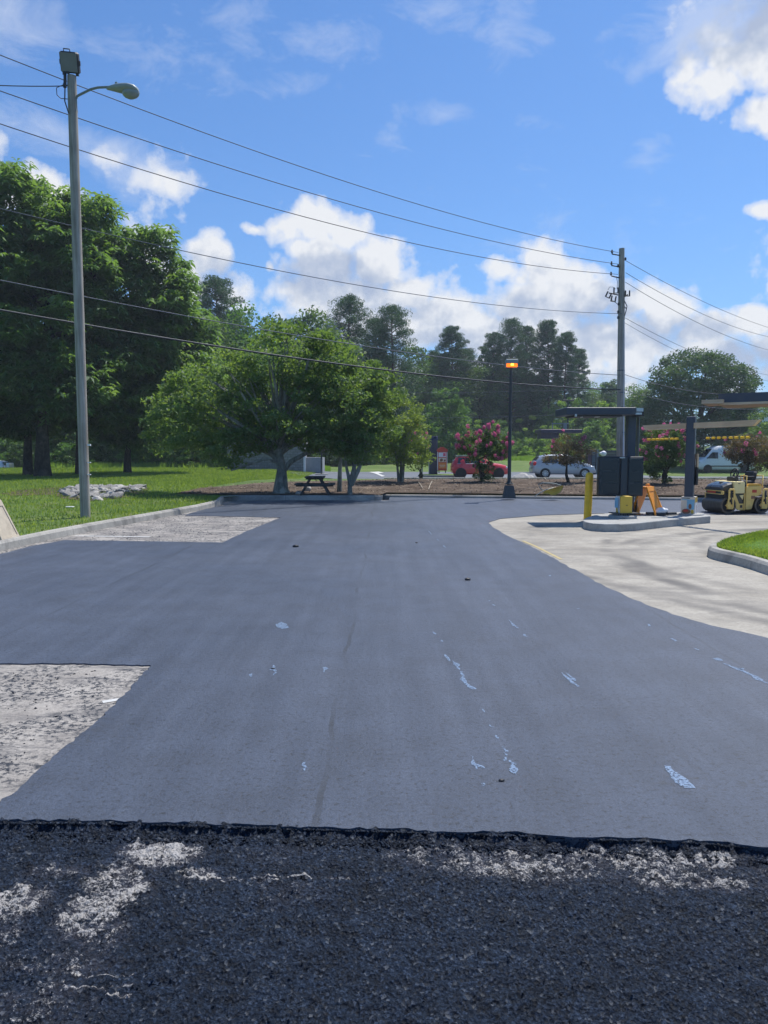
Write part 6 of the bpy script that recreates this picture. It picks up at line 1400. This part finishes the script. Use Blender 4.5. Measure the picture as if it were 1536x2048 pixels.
myrtle(1328, 30.5, 'dark-leaved crape myrtle with pink blooms between the two charcoal posts', [(1328, 905, 40, 30, 0, .8), (1305, 920, 24, 26, 0, .5), (1350, 890, 30, 26, 0, .6), (1325, 872, 34, 16, 0, .6), (1328, 940, 26, 22, 0, .5), (1372, 895, 20, 20, 0, .4)], 76, 24, 'myrt', 120, .22, hb=.9)
myrtle(1500, 30.0, 'wide crape myrtle with sparse blooms above the road roller', [(1500, 905, 50, 22, 0, .9), (1475, 915, 30, 18, 0, .6), (1530, 905, 40, 26, 0, .8), (1500, 885, 45, 14, 0, .7), (1465, 900, 20, 14, 0, .4), (1520, 930, 34, 10, 0, .5)], 90, 5, 'myrtred', 80, .20, .06, hb=1.2)
myrtle(842, 44.0, 'distant crape myrtle showing pink beside the yellow-green tree', [(840, 890, 18, 24, 0, .7), (836, 870, 14, 14, 0, .5), (845, 908, 16, 14, 0, .5)], 26, 14, 'myrt', 80, .26, hb=1.0)
# ---- tall walnut-like trees at the left
def walnut(px, Y, lab, L_, K, per=34, tr=.42, th=6, sz=.44, rad=1.0, leafm='walnut'):
    B = at(px, Y); return tree('walnut_tree', lab, 'tree', B, lobes_px(B, L_), K, per, rad, sz, M[leafm], M['bark'], (tr, th), .5, .55, mode='ros', nl=26, shell=.45, tr_pts=[[(0, 0, -.2), (0, 0, .8), (.1, 0, th*.5), (.25, 0, th), (.6, .2, th*1.6)]], limbr=tr*.42, cshell=.3)
walnut(85, 44.0, 'tallest dark-trunked tree left of the wooden lamp pole', [(40, 420, 75, 75, 0, 4), (20, 370, 35, 30, 0, 2), (110, 440, 60, 50, 0, 3), (60, 530, 110, 80, 0, 4.5), (150, 520, 80, 70, .5, 4), (90, 640, 140, 90, 0, 5), (-60, 560, 110, 130, 0, 4), (30, 760, 130, 80, 0, 4.5), (150, 760, 90, 80, -.5, 3.5), (190, 425, 24, 18, -.5, 1.3), (165, 405, 34, 18, 0, 1.4)], 600, 20)
walnut(160, 47.5, 'slender dark tree whose trunk shows just behind the wooden lamp pole', [(240, 575, 80, 75, 0, 4), (300, 485, 36, 30, 0, 2.2), (225, 490, 34, 30, 0, 2), (220, 680, 110, 90, 0, 4), (335, 525, 28, 24, 0, 1.6), (360, 570, 24, 22, 0, 1.3), (325, 620, 52, 50, 0, 3), (230, 790, 80, 70, -.5, 3), (300, 740, 80, 70, 0, 3)], 400, 20, .26, 7)
walnut(56, 46.5, 'thin-trunked tree at the far left of the walnut group', [(-30, 700, 110, 100, 0, 4), (60, 820, 90, 60, 0, 3), (-60, 840, 90, 60, 0, 3)], 150, 20, .27, 6)
walnut(255, 50, 'broad low-limbed tree filling the gap right of the wooden lamp pole', [(270, 720, 80, 80, 0, 3.5), (230, 830, 70, 60, 0, 3), (340, 680, 70, 70, .5, 3.5), (390, 740, 50, 60, 1, 3), (280, 870, 55, 40, 0, 2.5), (380, 660, 40, 40, 1, 2)], 260, 20, .22, 4)
# ---- prototypes for the wood, the pines and the slope, copied to their places
def blob_tree(nm, lab, cat, h, w_, K, per, leaf, lmat, group, tr=.22, cone=0, low=.12, flat=.7, bark='bark', rad=None):
    lb = []
    for i in range(9):
        u = (i+.5)/9; z = h*(low+(1-low)*u); ww = w_*.5*(math.sin(math.pi*min(.97, .22+.72*u))**.7 if not cone else (1-u)**.8+.12)
        for k in range(3 if ww > 1 else 1): a = random.uniform(0, 6.3); lb.append((ww*.45*math.cos(a), ww*.45*math.sin(a), z, ww*.72, ww*.72, h*.13))
    return tree(nm, lab, cat, (0, 0, 0), lb, K, per, rad or w_*.12, leaf, lmat, M[bark], (tr, h*.5), .6, flat, nl=14, shell=.5, group=group)
def pine(lab, h, w_, seed, bare=.45, trunk2=None):
    random.seed(seed); T = thing('pine_tree', lab, 'tree', (0, 0, 0), 0, None); b = MB()
    lx, ly = random.uniform(-.6, .6), random.uniform(-.5, .5)
    b.tube([(0, 0, -1), (lx*.3, ly*.3, h*.4), (lx, ly, h*.96)], [.30, .22, .05], 8, False); pads = []
    nb = 84
    for i in range(nb):
        u = bare+(1-bare)*(i/nb)**.9; z = h*u; v_ = (u-bare)/(1-bare); ln = w_*.5*(1-v_**2.0)**.5*random.uniform(.45, 1.1)*(1.0 if v_ > .12 else .6)+.35; a = i*2.4+random.uniform(-.5, .5)
        bx, by = lx*u, ly*u; ex, ey, ez = bx+ln*math.cos(a), by+ln*math.sin(a), z+ln*random.uniform(.05, .35)
        b.tube([(bx, by, z-.3), (bx+ln*.5*math.cos(a), by+ln*.5*math.sin(a), z+.02), (ex, ey, ez)], [.07, .05, .02], 5, False)
        pads.append((ex, ey, ez, random.uniform(.7, 1.25))); pads.append((bx+ln*.62*math.cos(a+.15), by+ln*.62*math.sin(a+.15), z+ln*.15+.1, random.uniform(.55, 1.0)))
    pads.append((lx, ly, h, .8)); pads = np.array(pads); P, idx = clump_pts(pads[:, :3], pads[:, 3]*w_*.135, 190, .5, .3)
    V = leaf_quads(P, .34, .20, .1); link('crown', mesh_np('crown', V, quads(len(V)//4), M['needle']), T); b.build('trunk', M['pinebark'], T); return T
def place(proto, loc, s, rz, first, label=None, group=None, sz=None):
    o = proto if first else copy_tree(proto); o.location = loc; o.rotation_euler = (0, 0, rz); o.scale = (s, s, sz or s)
    if label: o['label'] = label
    if group: o['group'] = group
    return o
PN = [pine('p', 20, 7.4, 3, .14), pine('p', 20, 6.2, 8, .40), pine('p', 20, 8.6, 15, .10)]
used = set()
def put_pine(k, px, ptop, Y, lab, wscale=1, rz=0):
    if px > 850: Y += 14
    p = AY(px, ptop, Y); zb = H(p[0], Y); s = (p[2]-zb)/20; o = place(PN[k], (p[0], Y, zb-.05), s*wscale, rz, k not in used, lab, 'tall dark pines beyond the far road', s); used.add(k)
put_pine(0, 437, 560, 88, 'lone dark pine standing above the left woodland', 1.0); put_pine(0, 468, 625, 92, 'short pine at the right shoulder of the lone dark pine', .8, 2)
put_pine(2, 688, 596, 92, 'broad-topped pine rising above the middle of the big spreading tree', .92, 1); put_pine(2, 790, 614, 92, 'wide layered pine right of the broad-topped one', .98, 3)
put_pine(0, 748, 640, 98, 'darker pine squeezed between the two broadest pines', .9, 4); put_pine(1, 908, 656, 95, 'short isolated pine with flat top between the pine clumps', .95, 0)
put_pine(0, 930, 700, 99, 'low pine behind the isolated flat-topped pine', 1.1, 2); put_pine(2, 870, 705, 99, 'low dark pine left of the isolated flat-topped pine', .9, 5)
put_pine(2, 1022, 640, 96, 'full dark pine directly behind the lit orange lamp', .80, 2); put_pine(0, 985, 668, 99, 'dark pine at the left edge of the clump behind the orange lamp', .85, 3); put_pine(0, 1055, 655, 99, 'dark pine at the right of the clump behind the orange lamp', .8, 5)
put_pine(1, 1102, 645, 97, 'tall thin pine with a bare trunk left of the utility pole', .85, 1); put_pine(1, 1130, 668, 95, 'second bare-trunked pine nearest the utility pole', .8, 3); put_pine(1, 1155, 700, 98, 'low sparse pine just left of the utility pole', .7, 4)
# dark round tree at right
B = at(1395, 80)
tree('oak_tree', 'large dark rounded tree behind the charcoal clearance post', 'tree', B, lobes_px(B, [(1395, 760, 90, 52, 0, 4.5), (1340, 800, 55, 50, 0, 3.5), (1450, 780, 60, 55, 0, 4), (1390, 830, 110, 60, 0, 5), (1310, 850, 45, 50, 0, 3), (1480, 840, 40, 60, 0, 3.5), (1400, 880, 110, 40, 0, 4), (1385, 728, 60, 24, 0, 3)]), 620, 100, .9, .26, M['wood2'], M['bark'], (.4, 3), .55, .6, nl=20)
B = at(1560, 66); tree('broadleaf_tree', 'leafy tree reaching in at the right edge below the dark canopy', 'tree', B, lobes_px(B, [(1560, 850, 55, 45, 0, 2.4), (1530, 880, 40, 30, 0, 2), (1600, 830, 60, 60, 0, 3)]), 80, 90, .55, .2, M['hack'], M['bark'], (.16, 2), .55, .6, nl=10)
# woodland
WT = [blob_tree('broadleaf_tree', '', 'tree', 14, 9, 170, 80, .36, M['wood1'], None), blob_tree('broadleaf_tree', '', 'tree', 14, 8, 150, 80, .36, M['wood2'], None), blob_tree('broadleaf_tree', '', 'tree', 14, 10, 180, 80, .34, M['sap2'], None)]
usedw = set(); GW = 'woodland trees beyond the lawn and road'
def put_w(k, px, ptop, Y, ws=1):
    if px < 125: Y += 9
    if 780 < px < 1240: Y += 16
    p = AY(px, ptop, Y); zb = H(p[0], Y); s = (p[2]-zb)/14; lab = ['dark green broadleaf tree in the woodland belt', 'bluish green broadleaf tree in the woodland belt', 'mid green bushy tree in the woodland belt'][k]
    place(WT[k], (p[0], Y, zb-.3), max(.5, s**.6)*ws, random.uniform(0, 6.3), k not in usedw, lab, GW, s); usedw.add(k)
random.seed(21)
for (k, px, pt, Y) in ((0, -60, 600, 74), (1, 10, 640, 76), (0, 60, 660, 75), (2, 120, 670, 77), (0, 180, 650, 74), (1, 240, 690, 76), (0, 300, 640, 74), (2, 350, 640, 76), (0, 405, 650, 73), (1, 375, 700, 70), (0, 440, 680, 74), (2, 500, 640, 78), (0, 545, 650, 80), (1, 590, 640, 82), (0, 640, 640, 84),
    (1, 700, 690, 86), (0, 660, 720, 82), (2, 520, 720, 72), (0, 470, 740, 70), (1, 430, 760, 70), (0, 340, 760, 69), (2, 290, 790, 69), (0, 560, 780, 78), (1, 760, 700, 92), (0, 820, 705, 94), (1, 870, 715, 96), (0, 930, 735, 98), (1, 990, 700, 100), (0, 1040, 715, 100), (1, 905, 750, 92), (0, 960, 745, 93), (1, 1065, 750, 96),
    (1, 1090, 800, 104), (2, 900, 775, 90), (0, 735, 800, 90), (1, 1230, 770, 108), (0, 1120, 770, 110), (2, 1080, 780, 108), (1, 1210, 765, 114), (0, 1285, 785, 100), (2, 850, 740, 92), (0, 890, 720, 100), (1, 1020, 720, 102), (2, 1265, 780, 104), (0, 1190, 790, 106), (1, 1300, 800, 92), (0, 1530, 800, 110), (1, 1460, 800, 96), (2, 1180, 772, 112), (0, 1340, 850, 88), (1, 1490, 850, 90), (0, -140, 620, 76), (1, 620, 800, 86), (2, 660, 830, 84), (0, 1260, 850, 92),(1,20,760,72),(0,130,780,71),(1,200,800,72),(0,-40,760,71)):
    put_w(k, px, pt, Y, 1.0)
# undergrowth along the foot of the wood
BU = [blob_tree('bush', '', 'bush', 3, 4.2, 60, 80, .22, M['wood1'], None, .05, low=.0), blob_tree('bush', '', 'bush', 3, 3.6, 55, 80, .22, M['sap2'], None, .05, low=.0)]
usedb = set()
def put_b(k, px, pt, Y, ws=1.0):
    p = AY(px, pt, Y); zb = H(p[0], Y); s = max(.3, (p[2]-zb)/3); place(BU[k], (p[0], Y, zb-.15), max(s**.7, .6)*ws, random.uniform(0, 6.3), k not in usedb, ('dark undergrowth bush at the foot of the woodland', 'bright undergrowth bush at the foot of the woodland')[k], 'undergrowth bushes along the woodland edge', s); usedb.add(k)
for i in range(34):
    px = -40+i*15.5+random.uniform(-6, 6); put_b(i % 2, px, random.uniform(868, 902), random.uniform(66.5, 69.5)+(9 if px < 112 else 0), 1.15)
for i in range(17): put_b(i % 2, 135+i*19+random.uniform(-6, 6), random.uniform(835, 872), random.uniform(69.5, 71.5), 1.1)
for i in range(12): put_b(i % 2, 500+i*26+random.uniform(-8, 8), random.uniform(870, 895), 74+i*.8)
# young growth on the slope
SP = [blob_tree('sapling', '', 'sapling', 5, 3.2, 75, 90, .19, M['sap'], None, .05, cone=1, low=.02), blob_tree('sapling', '', 'sapling', 5, 3.6, 80, 90, .20, M['sap2'], None, .05, cone=0, low=.02), blob_tree('sapling', '', 'sapling', 5, 2.8, 70, 90, .19, M['sap'], None, .05, cone=0, low=.02)]
useds = set()
def put_s(k, px, pt, Y):
    p = AY(px, pt, Y); zb = H(p[0], Y); s = max(.35, (p[2]-zb)/5); place(SP[k], (p[0], Y, zb-.15), max(s**.75, .6), random.uniform(0, 6.3), k not in useds, ('bright green pointed sapling on the far slope', 'darker green sapling on the far slope', 'bright green rounded sapling on the far slope')[k], 'young growth on the slope behind the cars', s); useds.add(k)
for row, (Y, pt0) in enumerate(((104, 800), (99, 820), (95, 845), (91.5, 868), (88.5, 886))):
    n_ = 17
    for i in range(n_):
        px = 838+i*28+random.uniform(-9, 9)+row*6; prof_ = 26*(1-sm(1060, 1130, px))*(1 if row < 3 else .35)
        put_s(random.choice((0, 1, 2, 0)) if row > 0 else random.choice((0, 1)), px, pt0+prof_+random.uniform(-9, 12), Y+random.uniform(-1.2, 1.2))
put_s(1, 893, 770, 84); put_s(1, 905, 850, 84); put_s(0, 1390, 880, 80.5)
# weedy grass fringe between the lawn and the wood
P_ = []
for _ in range(26000):
    px = random.uniform(-40, 1536); Y = (66 if px < 660 else 85.5)+random.gauss(0, .7); p = AY(px, 900, Y); P_.append((p[0], Y, H(p[0], Y)-.02))
P_ = np.array(P_); h_ = RNG.uniform(.15, .6, len(P_))
o = link('tall_grass', (lambda: None)() or mesh_np('tall_grass', np.stack([P_+np.array([.03, 0, 0])*1.5, P_-np.array([.03, 0, 0])*1.5, P_+np.stack([RNG.uniform(-.15, .15, len(P_)), RNG.uniform(-.15, .15, len(P_)), h_], 1)], 1).reshape(-1, 3), np.arange(len(P_)*3).reshape(-1, 3), M['sap']))
tag(o, 'uncut grass fringe below the trees', 'grass', kind='stuff')
# a few weed tufts behind the left kerb
for (px, py) in ((57, 1053), (68, 1050), (350, 1004), (362, 1003), (375, 1002), (384, 1001)):
    p = G(px, py, .15); P2 = np.array([(p[0]+random.gauss(0, .10), p[1]+random.gauss(0, .10), .15+abs(random.gauss(0, .05))) for _ in range(50)]); V = leaf_quads(P2, .055, .5, .4)
    tag(link('weed', mesh_np('weed', V, quads(len(V)//4), M['yell'])), 'small pale weed tuft growing behind the long left kerb', 'weed', kind='stuff')
# leaf litter and twigs on the mulch
P_ = []
while len(P_) < 5000:
    x_ = random.uniform(-7, 26); y_ = random.uniform(24.6, 35.5)
    if myf(x_) < y_ < myb(x_): P_.append((x_, y_, H(x_, y_)+.05+random.random()*.03))
V = leaf_quads(np.array(P_), .10, .35, 1.2); tag(link('leaf_litter', mesh_np('leaf_litter', V, quads(len(V)//4), simple('litter_leaf', (.22, .17, .12), .9, .4, 3, 0))), 'dry leaves and chips on the bank', 'leaf litter', kind='stuff')
